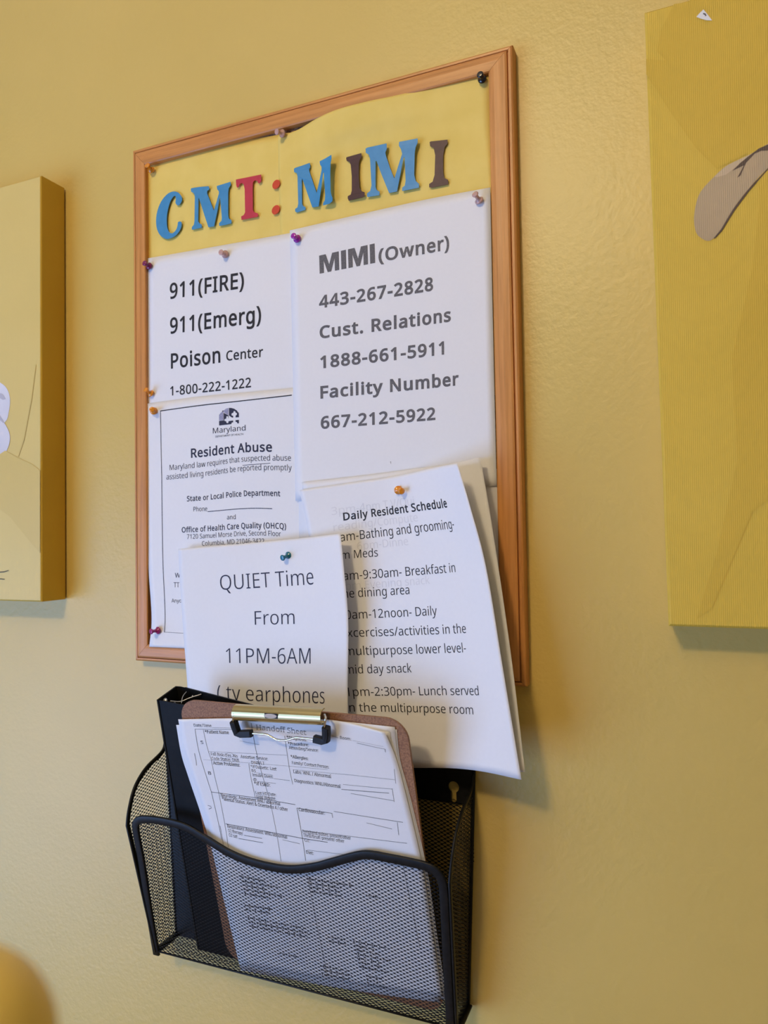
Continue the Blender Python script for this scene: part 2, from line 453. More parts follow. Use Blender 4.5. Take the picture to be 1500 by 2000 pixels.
# ------------------------------------------------------------------ text engine
# humanist sans outlines, capital height = 500 units: advance, then closed contours as x,y,x,y...
GLYPHS = {
    '&': (513, [[213,508,248,504,278,495,302,479,319,458,330,432,334,400,327,359,306,325,274,296,234,269,369,139,399,189,418,250,480,250,452,167,433,131,409,99,511,0,428,0,367,59,320,25,264,1,195,-7,150,-3,111,9,80,28,56,55,42,89,37,130,40,164,50,192,66,216,88,238,145,277,116,312,93,352,84,398,88,430,99,457,118,479,144,495,176,504], [182,239,139,209,111,176,104,156,102,132,108,98,127,71,158,53,197,48,238,51,274,62,328,97], [211,457,184,453,163,442,149,423,144,399,148,375,158,353,196,305,232,329,255,350,269,374,273,400,269,423,256,441,237,453]]),
    '(': (210, [[28,192,31,249,39,304,53,357,73,408,99,456,131,500,189,500,146,431,115,355,97,275,90,193,93,139,102,85,115,33,134,-17,159,-65,188,-111,131,-111,99,-67,73,-21,53,29,39,82,31,136]]),
    ')': (210, [[182,192,179,136,171,82,157,29,138,-21,112,-67,79,-111,22,-111,51,-65,76,-17,95,33,109,85,117,139,120,193,117,248,109,302,95,355,76,406,51,455,21,500,79,500,112,456,138,408,157,357,171,304,179,249]]),
    '*': (386, [[225,532,211,398,346,436,356,371,227,361,310,250,250,217,190,340,137,217,74,250,156,361,29,371,39,436,172,398,157,532]]),
    ',': (188, [[134,74,118,20,97,-37,74,-90,29,-90,42,-33,55,27,64,81,130,81]]),
    '-': (225, [[28,160,28,215,197,215,197,160]]),
    '.': (188, [[50,38,54,60,63,74,77,82,93,85,110,82,124,74,134,60,137,38,134,16,124,1,110,-7,93,-10,77,-7,63,1,54,16]]),
    '/': (261, [[254,500,67,0,7,0,193,500]]),
    '0': (401, [[366,251,357,142,345,98,328,61,305,32,276,11,241,-3,200,-7,148,1,107,24,75,61,52,112,39,176,34,251,38,326,51,389,72,440,104,477,146,500,200,508,251,500,293,477,325,440,348,389,362,326], [96,251,98,188,106,137,119,97,139,68,166,51,200,46,234,51,260,68,280,96,293,136,301,188,304,251,301,313,293,364,280,404,260,432,234,449,200,455,166,449,139,432,119,404,106,364,98,313]]),
    '1': (401, [[249,0,188,0,188,349,189,384,190,410,191,436,171,417,148,397,95,354,62,395,197,500,249,500]]),
    '2': (401, [[364,0,34,0,34,51,165,183,228,251,268,308,277,338,281,370,275,407,256,433,228,449,193,454,158,451,129,442,72,407,39,448,82,478,133,499,193,507,236,503,273,491,303,471,325,445,339,412,344,374,340,336,328,300,308,266,283,233,216,162,111,59,111,56,364,56]]),
    '3': (401, [[345,383,342,352,333,325,317,303,297,285,271,272,242,263,242,261,294,248,331,223,353,187,361,142,356,101,340,65,315,35,278,12,229,-2,169,-7,96,-1,32,20,32,78,99,54,169,45,227,51,266,71,289,102,296,144,292,172,280,194,260,211,232,223,197,230,156,232,108,232,108,284,157,284,195,287,226,296,250,310,268,329,279,353,282,379,276,411,258,435,229,450,191,455,143,450,103,435,65,413,34,455,64,475,100,492,143,503,190,507,259,498,307,472,336,432]]),
    '4': (401, [[387,113,314,113,314,0,254,0,254,113,15,113,15,166,250,503,314,503,314,169,387,169], [254,436,75,169,254,169]]),
    '5': (401, [[193,307,240,302,282,289,315,268,340,239,355,203,361,160,355,111,338,70,311,37,274,13,228,-2,174,-7,101,0,44,20,44,78,105,54,174,46,209,48,239,57,264,72,282,93,294,120,298,153,290,197,268,229,229,248,172,255,127,251,87,244,56,264,75,500,326,500,326,444,127,444,116,299,148,304]]),
    '6': (401, [[39,214,44,299,65,379,83,414,106,445,135,471,171,491,215,503,268,507,300,506,329,501,329,448,301,454,269,457,225,453,188,440,160,421,138,396,122,366,111,332,100,254,104,254,131,284,170,305,223,313,263,309,299,295,328,273,349,243,363,206,368,161,363,113,348,71,324,38,293,13,254,-2,209,-7,174,-4,142,6,113,23,88,47,67,78,51,116,42,161], [208,45,248,52,279,73,300,109,307,161,301,204,283,237,252,258,210,265,179,261,153,251,131,236,114,216,104,195,101,173,107,127,128,86,161,56,183,48]]),
    '7': (401, [[95,0,300,444,31,444,31,500,366,500,366,452,163,0]]),
    '8': (401, [[200,507,241,504,277,493,307,476,330,453,345,423,349,387,346,359,336,335,302,295,254,265,310,231,333,211,350,188,362,161,366,130,360,90,345,57,321,30,288,10,248,-3,202,-7,152,-3,110,9,77,29,54,55,39,88,34,127,38,159,49,187,65,210,87,230,138,261,93,293,62,334,53,359,50,388,55,423,70,453,93,476,123,493,159,504], [95,127,101,93,120,66,153,48,200,42,245,48,278,66,299,94,305,129,302,152,292,172,256,205,200,232,189,236,137,207,105,172,97,151], [199,457,164,453,136,439,117,416,111,385,114,361,123,342,156,312,202,289,246,312,277,342,286,362,289,385,282,416,264,439,235,453]]),
    '9': (401, [[364,286,358,201,338,121,320,86,297,55,268,29,231,9,187,-3,134,-7,102,-5,71,0,71,53,101,46,133,43,178,47,214,60,243,79,265,103,281,133,292,168,302,245,298,245,271,216,232,195,179,187,138,191,103,205,74,227,53,256,39,294,35,338,40,387,55,429,79,462,111,487,150,502,195,507,229,504,261,493,290,476,315,452,336,422,351,384,361,339], [195,455,155,448,124,426,103,390,96,339,102,296,119,263,149,242,192,235,223,239,250,249,272,264,288,284,298,305,302,327,295,372,275,414,242,444,220,452]]),
    ':': (188, [[50,38,54,60,63,74,77,82,93,85,110,82,124,74,134,60,137,38,134,16,124,1,110,-7,93,-10,77,-7,63,1,54,16], [50,338,54,360,63,375,77,383,93,385,110,383,124,375,134,360,137,338,134,316,124,301,110,293,93,290,77,293,63,301,54,316]]),
    '@': (630, [[589,250,582,187,559,131,542,109,521,91,496,80,468,76,439,81,417,95,402,115,394,137,391,137,375,113,354,94,326,81,292,76,245,85,210,112,188,154,181,207,185,250,199,288,221,320,250,344,287,359,329,364,390,359,436,347,429,205,429,187,429,180,432,150,442,132,456,123,472,120,492,124,509,138,522,158,532,185,540,251,533,311,514,361,482,401,442,430,393,448,338,454,281,449,232,435,189,412,154,382,127,344,107,301,95,252,91,198,97,135,116,82,146,39,187,9,240,-10,303,-16,385,-7,454,14,454,-34,386,-54,303,-62,227,-55,162,-32,110,6,72,57,48,121,41,196,46,259,61,317,86,369,120,414,162,450,213,477,272,494,338,500,390,496,438,483,481,462,518,433,548,397,570,354,584,305], [235,205,240,166,253,140,274,125,301,120,335,127,357,149,371,183,377,225,382,313,359,318,330,320,299,316,275,303,256,284,244,260]]),
    'A': (447, [[382,0,321,155,123,155,64,0,0,0,195,502,252,502,447,0], [246,362,239,382,230,413,223,437,215,409,208,382,201,362,144,211,303,211]]),
    'B': (455, [[211,500,293,493,353,472,389,434,401,376,398,348,390,324,376,303,357,286,334,273,305,265,305,262,362,244,385,228,403,206,414,178,417,142,412,100,396,65,371,37,336,16,294,4,244,0,68,0,68,500], [223,287,278,292,312,308,329,333,335,369,328,404,306,428,269,442,214,446,131,446,131,287], [131,235,131,53,232,53,288,60,324,79,344,109,350,147,347,172,339,193,323,211,300,224,268,232,227,235]]),
    'C': (443, [[282,452,244,448,210,438,180,421,155,398,136,369,121,334,112,295,109,250,114,192,129,143,152,103,186,73,229,54,282,48,344,54,401,68,401,13,343,-2,272,-7,202,1,145,25,100,63,68,114,49,177,43,251,47,305,58,354,78,398,105,436,139,466,180,488,228,502,283,507,357,499,421,478,396,424,344,443]]),
    'D': (511, [[468,255,461,178,437,114,399,64,348,29,284,7,207,0,68,0,68,500,222,500,293,493,353,472,402,437,438,390,461,329], [402,253,396,313,380,362,353,399,315,425,269,441,213,446,131,446,131,54,199,54,288,66,351,104,389,166]]),
    'E': (389, [[347,0,68,0,68,500,347,500,347,445,131,445,131,289,335,289,335,234,131,234,131,55,347,55]]),
    'F': (363, [[131,0,68,0,68,500,347,500,347,445,131,445,131,268,334,268,334,212,131,212]]),
    'G': (510, [[285,264,458,264,458,19,376,-1,282,-7,211,1,151,24,104,62,70,113,50,176,43,250,50,323,74,386,111,437,162,475,226,499,302,507,381,499,451,478,427,423,367,443,298,452,243,446,196,427,158,397,131,357,114,308,109,250,113,194,128,145,153,104,188,73,236,54,297,48,353,51,395,60,395,208,285,208]]),
    'H': (519, [[450,0,387,0,387,233,131,233,131,0,68,0,68,500,131,500,131,289,387,289,387,500,450,500]]),
    'I': (237, [[209,0,28,0,28,36,87,50,87,450,28,464,28,500,209,500,209,464,150,450,150,50,209,36]]),
    'L': (367, [[68,0,68,500,131,500,131,56,349,56,349,0]]),
    'M': (635, [[289,0,124,438,121,438,124,403,125,355,126,303,126,0,68,0,68,500,161,500,315,90,318,90,475,500,567,500,567,0,505,0,505,307,506,356,508,402,510,438,507,438,340,0]]),
    'N': (532, [[464,0,391,0,123,415,120,415,123,377,125,330,126,279,126,0,68,0,68,500,141,500,408,86,410,86,409,120,407,169,405,218,405,500,464,500]]),
    'O': (547, [[504,251,501,195,489,145,471,101,446,64,413,33,374,11,327,-2,274,-7,219,-2,172,12,132,34,99,64,74,101,57,146,46,196,43,251,49,324,68,386,100,437,145,475,203,500,275,508,343,500,401,476,445,438,478,386,498,323], [109,251,114,192,127,142,149,102,181,72,223,54,274,48,325,54,367,72,398,102,420,142,433,192,438,251,428,335,398,399,348,439,275,452,223,446,181,428,149,399,127,359,114,309]]),
    'P': (424, [[200,500,285,490,343,461,377,415,388,353,378,294,364,267,345,243,318,223,283,208,240,198,188,195,131,195,131,0,68,0,68,500], [195,446,131,446,131,249,181,249,225,251,261,259,288,272,307,291,319,317,323,350,315,392,292,422,252,440]]),
    'Q': (547, [[504,251,500,193,488,140,467,94,439,56,403,26,359,6,478,-119,388,-119,291,-6,283,-7,274,-7,219,-2,172,12,132,34,99,64,74,101,57,146,46,196,43,251,49,324,68,386,100,437,145,475,203,500,275,508,343,500,401,476,445,438,478,386,498,323], [109,251,114,192,127,142,149,102,181,72,223,54,274,48,325,54,367,72,398,102,420,142,433,192,438,251,428,335,398,399,348,439,275,452,223,446,181,428,149,399,127,359,114,309]]),
    'R': (436, [[206,500,263,496,308,484,344,465,368,437,383,401,388,358,384,321,373,291,357,267,336,249,288,224,425,0,352,0,230,207,131,207,131,0,68,0,68,500], [202,445,131,445,131,260,206,260,259,266,295,284,316,314,323,355,320,385,310,408,294,425,270,436,240,443]]),
    'S': (384, [[352,134,346,92,330,58,303,30,268,10,224,-3,173,-7,119,-4,73,4,36,17,36,77,98,57,176,48,210,50,238,57,260,69,276,85,285,105,289,128,286,151,278,169,264,186,242,201,171,231,114,257,74,288,50,328,42,380,47,417,62,448,87,473,119,492,157,503,202,507,277,499,340,479,320,425,264,444,200,452,171,449,148,443,129,432,116,417,108,399,106,379,108,356,116,337,130,321,151,307,215,278,290,243,316,223,336,199,348,170]]),
    'T': (389, [[226,0,163,0,163,445,7,445,7,500,382,500,382,445,226,445]]),
    'U': (512, [[448,176,443,127,427,83,401,46,363,17,314,-1,254,-7,171,6,112,44,75,103,63,178,63,500,126,500,126,176,134,122,159,81,199,56,257,48,298,52,331,64,355,84,373,110,383,141,386,176,386,500,448,500]]),
    'V': (420, [[420,500,242,0,179,0,0,500,66,500,179,179,192,140,202,104,210,70,218,104,229,141,242,181,354,500]]),
    'W': (651, [[642,500,509,0,445,0,348,328,340,358,332,387,326,411,323,426,320,411,315,387,308,357,299,326,204,0,141,0,8,500,74,500,152,195,160,163,166,132,172,103,176,76,180,104,186,135,194,167,202,198,291,500,356,500,447,196,457,164,464,132,470,102,475,76,480,112,489,153,499,195,576,500]]),
    'Y': (396, [[198,254,328,500,396,500,230,194,230,0,167,0,167,191,0,500,69,500]]),
    'a': (393, [[202,382,261,374,303,352,328,312,336,256,336,0,291,0,279,53,277,53,243,19,204,-1,151,-7,119,-4,90,5,66,20,48,42,36,70,32,104,43,154,76,191,132,214,212,224,276,226,276,249,271,288,256,314,231,327,198,332,142,323,92,303,74,349,132,372], [220,181,161,174,123,159,103,135,96,104,101,76,115,57,137,46,165,43,208,49,244,69,267,102,275,150,275,183]]),
    'b': (431, [[121,403,120,358,118,326,121,326,140,348,165,366,197,378,237,382,301,369,350,333,382,272,392,188,387,129,373,80,350,42,319,15,281,-2,237,-7,197,-3,165,9,140,27,121,48,116,48,104,0,60,0,60,532,121,532], [227,331,191,327,164,315,144,296,131,269,124,234,121,190,121,187,127,126,144,81,176,53,228,44,272,53,304,81,322,127,328,188,322,250,304,295,272,322]]),
    'c': (336, [[210,-7,163,-2,121,13,87,39,61,76,44,125,39,186,44,248,62,298,89,336,124,362,167,377,214,382,270,376,313,362,294,311,255,323,213,328,178,324,151,312,129,292,114,265,105,229,102,186,105,145,114,110,129,82,150,62,177,50,209,46,264,53,307,68,307,13,265,-2]]),
    'd': (431, [[193,-7,130,5,81,42,49,102,39,187,49,272,81,333,130,370,193,382,244,375,282,355,310,327,314,327,311,354,310,382,310,532,371,532,371,0,321,0,312,50,310,50,282,21,244,1], [202,44,253,52,286,77,304,118,310,175,310,186,304,248,287,294,254,322,202,331,158,321,127,292,108,245,102,186,108,126,127,81,158,53]]),
    'e': (395, [[204,382,249,377,287,361,318,336,341,302,355,261,359,213,359,176,102,176,111,120,135,79,172,54,222,46,285,52,342,71,342,18,286,-1,219,-7,169,-2,125,15,89,42,61,79,44,127,39,185,44,242,59,291,84,330,117,359,158,376], [204,332,164,325,134,304,114,270,104,225,295,225,292,255,285,281,273,302,255,318,232,329]]),
    'f': (241, [[232,328,138,328,138,0,76,0,76,328,11,328,11,356,76,377,76,399,80,443,91,478,108,504,132,522,162,532,198,536,239,532,271,523,255,475,229,482,199,485,172,480,153,465,142,438,138,400,138,375,232,375]]),
    'g': (431, [[193,382,228,379,259,368,287,351,310,326,314,326,322,375,371,375,371,-6,367,-55,353,-96,330,-127,298,-150,255,-164,203,-168,129,-162,68,-144,68,-88,130,-109,207,-117,250,-110,283,-89,303,-55,310,-11,310,4,311,28,312,50,310,50,288,25,261,7,229,-4,193,-7,128,6,79,44,49,105,39,187,49,267,79,329,128,369], [201,331,172,326,147,314,128,293,114,265,105,229,102,186,109,125,128,80,159,53,202,43,251,51,270,60,285,74,305,114,311,172,311,187,308,233,299,270,285,297,263,316,235,327]]),
    'h': (433, [[121,376,120,349,118,324,122,324,152,356,193,375,239,382,281,378,315,367,341,349,361,323,372,288,376,244,376,0,315,0,315,240,310,280,295,308,269,325,231,331,194,327,165,315,145,295,131,269,124,235,121,194,121,0,60,0,60,532,121,532]]),
    'i': (181, [[121,375,121,0,60,0,60,375], [91,516,116,507,124,494,127,477,124,460,116,447,91,438,77,440,65,447,57,460,55,477,57,494,65,507,77,514]]),
    'k': (374, [[120,254,119,225,118,193,120,193,133,209,150,231,165,249,285,375,357,375,205,215,368,0,293,0,163,175,120,138,120,0,60,0,60,532,120,532]]),
    'l': (181, [[121,0,60,0,60,532,121,532]]),
    'm': (655, [[471,382,527,374,567,350,590,307,598,244,598,0,537,0,537,242,532,280,519,308,495,325,461,331,414,323,383,299,365,260,359,207,359,0,298,0,298,242,290,291,279,308,265,321,245,328,221,331,187,327,162,315,143,295,131,269,124,235,121,195,121,0,60,0,60,375,109,375,118,324,122,324,151,357,189,376,232,382,272,379,305,367,330,347,347,319,351,319,373,347,402,367,436,379]]),
    'n': (433, [[240,382,299,374,342,350,367,307,376,244,376,0,315,0,315,240,310,280,295,308,269,325,231,331,178,322,145,296,127,253,121,195,121,0,60,0,60,375,109,375,118,324,122,324,153,357,194,376]]),
    'o': (424, [[386,188,383,144,374,105,359,72,339,44,313,22,283,6,249,-4,211,-7,175,-4,142,6,113,22,88,44,67,72,51,105,42,144,39,188,44,246,60,294,85,332,120,360,163,377,213,382,261,377,303,360,338,332,364,294,380,246], [102,188,105,147,114,112,129,83,150,62,178,48,212,44,247,48,275,62,296,83,311,112,319,147,322,188,319,230,310,265,295,293,274,313,246,326,211,331,162,321,128,293,109,248]]),
    'p': (431, [[238,382,301,370,350,334,382,273,392,188,387,130,373,81,350,43,319,15,281,-1,237,-7,186,1,148,21,121,48,117,48,120,18,121,-14,121,-168,60,-168,60,375,110,375,118,324,121,324,148,354,186,375], [227,331,193,327,166,316,146,298,132,273,124,241,121,200,121,188,124,146,131,110,144,82,164,61,192,48,228,44,260,49,285,63,304,85,318,114,326,149,328,189,322,247,304,292,272,321]]),
    'q': (431, [[310,-8,310,22,313,50,309,50,290,28,264,10,232,-3,191,-7,130,5,81,42,49,102,39,187,43,246,58,295,82,333,113,360,150,377,193,382,233,378,265,366,291,347,310,324,313,324,322,375,371,375,371,-168,310,-168], [203,44,238,48,265,58,285,76,299,101,307,134,310,174,310,186,304,249,286,294,253,322,202,331,158,321,127,292,108,245,102,186,108,126,127,82,159,53]]),
    'r': (289, [[235,382,257,381,279,378,271,321,251,325,230,326,189,317,154,292,130,252,121,200,121,0,60,0,60,375,110,375,117,307,120,307,148,345,187,372,210,380]]),
    's': (335, [[304,104,299,70,286,43,264,21,234,6,197,-4,154,-7,86,-1,36,17,36,73,91,52,155,43,196,46,223,58,239,75,244,98,237,123,209,146,152,171,90,199,67,214,50,232,39,255,36,283,45,325,75,356,119,376,176,382,241,376,296,357,275,308,225,325,172,332,139,329,114,320,100,305,95,286,104,260,134,239,191,215,252,188,274,172,291,154,301,131]]),
    't': (253, [[185,43,214,46,237,51,237,4,209,-4,174,-7,146,-4,120,3,98,17,80,39,68,69,64,109,64,328,11,328,11,357,65,382,90,461,126,461,126,375,235,375,235,328,126,328,126,111,130,81,143,60,161,48]]),
    'u': (433, [[373,375,373,0,323,0,314,50,311,50,280,18,239,-1,192,-7,151,-3,117,7,90,26,71,52,59,86,55,130,55,375,118,375,118,134,123,95,138,67,164,50,201,44,239,48,267,60,288,79,301,106,309,140,312,180,312,375]]),
    'v': (356, [[142,0,0,375,66,375,146,154,158,120,169,84,176,55,179,55,187,84,199,120,210,154,290,375,356,375,213,0]]),
    'w': (550, [[302,212,293,241,286,269,280,293,276,312,273,312,269,293,264,268,257,241,248,211,181,1,111,1,8,376,71,376,123,176,134,135,143,96,148,64,151,64,155,85,161,111,168,139,176,165,242,376,310,376,374,165,384,130,394,95,399,64,402,64,407,94,416,133,427,176,480,376,543,376,438,1,366,1]]),
    'x': (370, [[148,192,19,375,89,375,186,234,282,375,351,375,221,192,358,0,288,0,186,150,82,0,13,0]]),
    'y': (357, [[1,375,67,375,148,162,161,125,172,91,179,60,182,60,195,105,214,162,291,375,357,375,195,-52,164,-113,144,-136,121,-154,93,-164,59,-168,29,-166,8,-162,8,-113,26,-116,49,-118,86,-110,113,-86,132,-51,152,-1]]),
    ' ': (182, []),
}


_raw = {}
for _c, (_adv, _cts) in GLYPHS.items():
    _raw[_c] = (_adv / 500., [np.array(_p, float).reshape(-1, 2) / 500. for _p in _cts])
# a heavy block M and I for the bold heading of the contacts sheet
_HM = np.array([(.06, 0), (.06, 1), (.46, 1), (.655, .40), (.85, 1), (1.25, 1), (1.25, 0), (.985, 0), (.985, .66), (.76, 0), (.55, 0), (.325, .66), (.325, 0)])
_HI = np.array([(.07, 0), (.07, 1), (.37, 1), (.37, 0)])
_heavy = {'M': (1.31, [_HM]), 'I': (.44, [_HI])}
_cache = {}


def _area(q): return .5 * np.sum(q[:, 0] * np.roll(q[:, 1], -1) - np.roll(q[:, 0], -1) * q[:, 1])


def _embolden(q, o, outer_sign):
    """move every vertex along its mitred outward normal"""
    q = q[np.linalg.norm(q - np.roll(q, 1, 0), axis=1) > .016]
    a = q - np.roll(q, 1, 0); b = np.roll(q, -1, 0) - q
    a /= np.linalg.norm(a, axis=1)[:, None] + 1e-9; b /= np.linalg.norm(b, axis=1)[:, None] + 1e-9
    na = np.stack([a[:, 1], -a[:, 0]], 1); nb = np.stack([b[:, 1], -b[:, 0]], 1)
    s_ = na + nb; k = 2. / np.maximum((s_ ** 2).sum(1), .8)
    return q + s_ * k[:, None] * o * outer_sign


_filled = {}


def fill(contours):
    """fill closed contours (holes included) as a flat mesh; retry with a hair of jitter if the filler trips"""
    want = abs(sum(_area(q) for q in contours)); best = None
    rng = np.random.default_rng(3)
    for k in range(12):
        cu = bpy.data.curves.new('outline', 'CURVE'); cu.dimensions = '2D'; cu.fill_mode = 'BOTH'
        for q in contours:
            qq = q + (rng.normal(0, .0012 * k, q.shape) if k else 0)
            if k: qq = np.roll(qq, int(rng.integers(len(qq))), 0)
            sp = cu.splines.new('POLY'); sp.points.add(len(qq) - 1); sp.use_cyclic_u = True
            for i, p in enumerate(qq): sp.points[i].co = (p[0], p[1], 0, 1)
        ob = bpy.data.objects.new('outline', cu); col.objects.link(ob)
        dg = bpy.context.evaluated_depsgraph_get(); dg.update()
        ev = ob.evaluated_get(dg); me = ev.to_mesh()
        v = np.array([list(q.co)[:2] for q in me.vertices]).reshape(-1, 2); f = [tuple(p.vertices) for p in me.polygons]
        got = sum(p.area for p in me.polygons)
        ev.to_mesh_clear(); bpy.data.objects.remove(ob); bpy.data.curves.remove(cu)
        err = abs(got - want) / (want + 1e-9)
        if best is None or err < best[0]: best = (err, v, f)
        if err < .025: break
    return best[1], best[2]


def glyphs(txt, bold=0.0, style=''):
    key = (txt, bold, style)
    if key in _cache: return _cache[key]
    V = []; Fc = []; x = 0.
    for ch in txt:
        adv, ct = (_heavy if style == 'heavy' and ch in _heavy else _raw)[ch]
        if ct:
            big = max(ct, key=lambda q: abs(_area(q))); sg = np.sign(_area(big))
            cs = [(_embolden(q, bold, sg) if bold else q) + np.array([x, 0]) for q in ct]
            gk = (ch, bold, style == 'heavy')
            if gk not in _filled: _filled[gk] = fill([q - np.array([x, 0]) for q in cs])
            gv, gf = _filled[gk]; n = len(V)
            V += (gv + np.array([x, 0])).tolist(); Fc += [tuple(n + i for i in t) for t in gf]
            if style == 'serif':
                for q in cs:
                    for i in range(len(q)):
                        p, r_ = q[i], q[(i + 1) % len(q)]
                        ln = abs(p[0] - r_[0])
                        if abs(p[1] - r_[1]) < .02 and .05 < ln < .24 and (abs(p[1]) < .04 or p[1] > .66):
                            xa, xb = min(p[0], r_[0]) - .12, max(p[0], r_[0]) + .12
                            y0, y1 = (p[1], p[1] + .07) if p[1] < .3 else (p[1] - .07, p[1])
                            m_ = len(V); V += [(xa, y0), (xb, y0), (xb, y1), (xa, y1)]; Fc.append((m_, m_ + 1, m_ + 2, m_ + 3))
        x += adv + (2 * bold if bold > 0 else 0)
    v = np.array(V); _cache[key] = (v, Fc)
    return v, Fc


CAPH = 1.0


class Sheet:
    """a sheet of paper: smooth surface through a grid of points (wall inches), with ink laid on it"""
    def __init__(s, grid, nu=36, nv=44, thick=.006):
        s.G = np.array(grid, float); s.nu, s.nv, s.thick = nu, nv, thick
        s.tv = []; s.tf = []; s.tm = []
        a, b = np.meshgrid(np.linspace(0, 1, 81), np.linspace(0, 1, 81))
        s.sa, s.sb = a.ravel(), b.ravel(); s.sp = proj(s.S(s.sa, s.sb))

    @staticmethod
    def _w(t, n):
        """cubic weights: index array and weights (extrapolated end points)"""
        x = np.clip(t, 0, 1) * (n - 1); i = np.minimum(np.floor(x).astype(int), n - 2); f = x - i
        w = np.stack([-.5 * f + f ** 2 - .5 * f ** 3, 1 - 2.5 * f ** 2 + 1.5 * f ** 3, .5 * f + 2 * f ** 2 - 1.5 * f ** 3, -.5 * f ** 2 + .5 * f ** 3], -1)
        return i, w

    def S(s, a, b):
        a = np.atleast_1d(np.asarray(a, float)); b = np.atleast_1d(np.asarray(b, float))
        G = s.G
        G = np.concatenate([2 * G[:1] - G[1:2], G, 2 * G[-1:] - G[-2:-1]], 0)
        G = np.concatenate([2 * G[:, :1] - G[:, 1:2], G, 2 * G[:, -1:] - G[:, -2:-1]], 1)
        r, c = s.G.shape[:2]
        ib, wb = s._w(b, r); ia, wa = s._w(a, c)
        out = 0
        for k in range(4):
            for l in range(4):
                out = out + (wb[:, k] * wa[:, l])[:, None] * G[ib + k, ia + l]
        return out

    def N(s, a, b):
        e = 1e-3
        n = np.cross(s.S(np.clip(a + e, 0, 1), b) - s.S(np.clip(a - e, 0, 1), b), s.S(a, np.clip(b + e, 0, 1)) - s.S(a, np.clip(b - e, 0, 1)))
        n /= np.linalg.norm(n, axis=1)[:, None] + 1e-12
        return n * np.sign(n[:, 2:3])

    def ab(s, px, py):
        q = np.array([px, py], float)
        i = np.argmin(((s.sp - q) ** 2).sum(1)); x = np.array([s.sa[i], s.sb[i]])
        for _ in range(12):
            f0 = proj(s.S(x[0], x[1]))[0]; e = 1e-4
            J = np.stack([(proj(s.S(x[0] + e if x[0] < .5 else x[0] - e, x[1]))[0] - f0) / (e if x[0] < .5 else -e),
                          (proj(s.S(x[0], x[1] + e if x[1] < .5 else x[1] - e))[0] - f0) / (e if x[1] < .5 else -e)], 1)
            try: st = np.linalg.solve(J, q - f0)
            except np.linalg.LinAlgError: break
            x = np.clip(x + np.clip(st, -.08, .08), 0, 1)
        return x

    def put(s, AB, faces, mi, off):
        A = np.asarray(AB); A = np.clip(A, 0, 1)
        P = s.S(A[:, 0], A[:, 1]) + s.N(A[:, 0], A[:, 1]) * off
        n = len(s.tv); s.tv += P.tolist(); s.tf += [tuple(i + n for i in f) for f in faces]; s.tm += [mi] * len(faces)

    def text(s, txt, p0, p1, h, bold=0., mi=1, off=.007, style=''):
        """baseline from pixel p0 to pixel p1, capital height h pixels at p0"""
        v, f = glyphs(txt, bold, style)
        if len(v) == 0: return
        x0, x1 = v[:, 0].min(), v[:, 0].max()
        a0 = s.ab(*p0); a1 = s.ab(*p1)
        sx = (p1[0] - p0[0]); sy = (p1[1] - p0[1])
        top = s.ab(p0[0] + .25 * h * (-.02), p0[1] - h)
        e = a1 - a0
        # up direction square to the baseline on the paper
        Pa, Pb, Pt = s.S(a0[0], a0[1])[0], s.S(a1[0], a1[1])[0], s.S(top[0], top[1])[0]
        t = (Pb - Pa) / np.linalg.norm(Pb - Pa); hu = Pt - Pa; lean = hu @ t
        up = (top - a0) - e * (lean / np.linalg.norm(Pb - Pa))
        g = (v[:, :1] - x0) / (x1 - x0) * e + v[:, 1:] / CAPH * up + a0
        s.put(g, f, mi, off)

    def line(s, pts, w=.02, mi=1, off=.006):
        """ruled line through pixels, w inches wide"""
        A = [s.ab(*p) for p in pts]; P = []
        for i in range(len(A) - 1):
            n = max(1, int(np.linalg.norm(A[i + 1] - A[i]) / .03))
            for k in range(n): P.append(A[i] + (A[i + 1] - A[i]) * k / n)
        P.append(A[-1]); P = np.array(P)
        Q = s.S(P[:, 0], P[:, 1])
        wd = np.linalg.norm(s.G[0, -1] - s.G[0, 0]); hg = np.linalg.norm(s.G[-1, 0] - s.G[0, 0])
        L = []; 
        for i in range(len(P)):
            t = P[min(i + 1, len(P) - 1)] - P[max(i - 1, 0)]
            t = np.array([t[0] * wd, t[1] * hg]); t /= np.linalg.norm(t) + 1e-12
            nrm = np.array([-t[1] / wd, t[0] / hg]) * w * .5
            L += [P[i] + nrm, P[i] - nrm]
        s.put(L, [(2 * i, 2 * i + 1, 2 * i + 3, 2 * i + 2) for i in range(len(P) - 1)], mi, off)

    def poly(s, px, mi=1, off=.006):
        A = [s.ab(*p) for p in px]
        s.put(A, poly_faces(A), mi, off)

    def build(s, name, mats, label, cat='paper', group=None):
        nu, nv = s.nu, s.nv
        a, b = np.meshgrid(np.linspace(0, 1, nu + 1), np.linspace(0, 1, nv + 1)); a = a.ravel(); b = b.ravel()
        F = s.S(a, b); N = s.N(a, b); B = F - N * s.thick
        n = len(F); st = nu + 1
        f = [(j * st + i, (j + 1) * st + i, (j + 1) * st + i + 1, j * st + i + 1) for j in range(nv) for i in range(nu)]
        g = [tuple(n + k for k in q[::-1]) for q in f]
        rim = [i for i in range(st)] + [j * st + nu for j in range(1, nv + 1)] + [nv * st + i for i in range(nu - 1, -1, -1)] + [j * st for j in range(nv - 1, 0, -1)]
        e = [(rim[k], rim[(k + 1) % len(rim)], n + rim[(k + 1) % len(rim)], n + rim[k]) for k in range(len(rim))]
        V = np.concatenate([F, B] + ([np.array(s.tv)] if s.tv else []))
        faces = f + g + e + [tuple(2 * n + i for i in q) for q in s.tf]
        mi = [0] * (len(f) + len(g) + len(e)) + s.tm
        sm = [True] * (len(f) + len(g)) + [False] * (len(e) + len(s.tf))
        o = mk(name, V, faces, mats, None, mi, sm)
        return tag(o, label, cat, group)


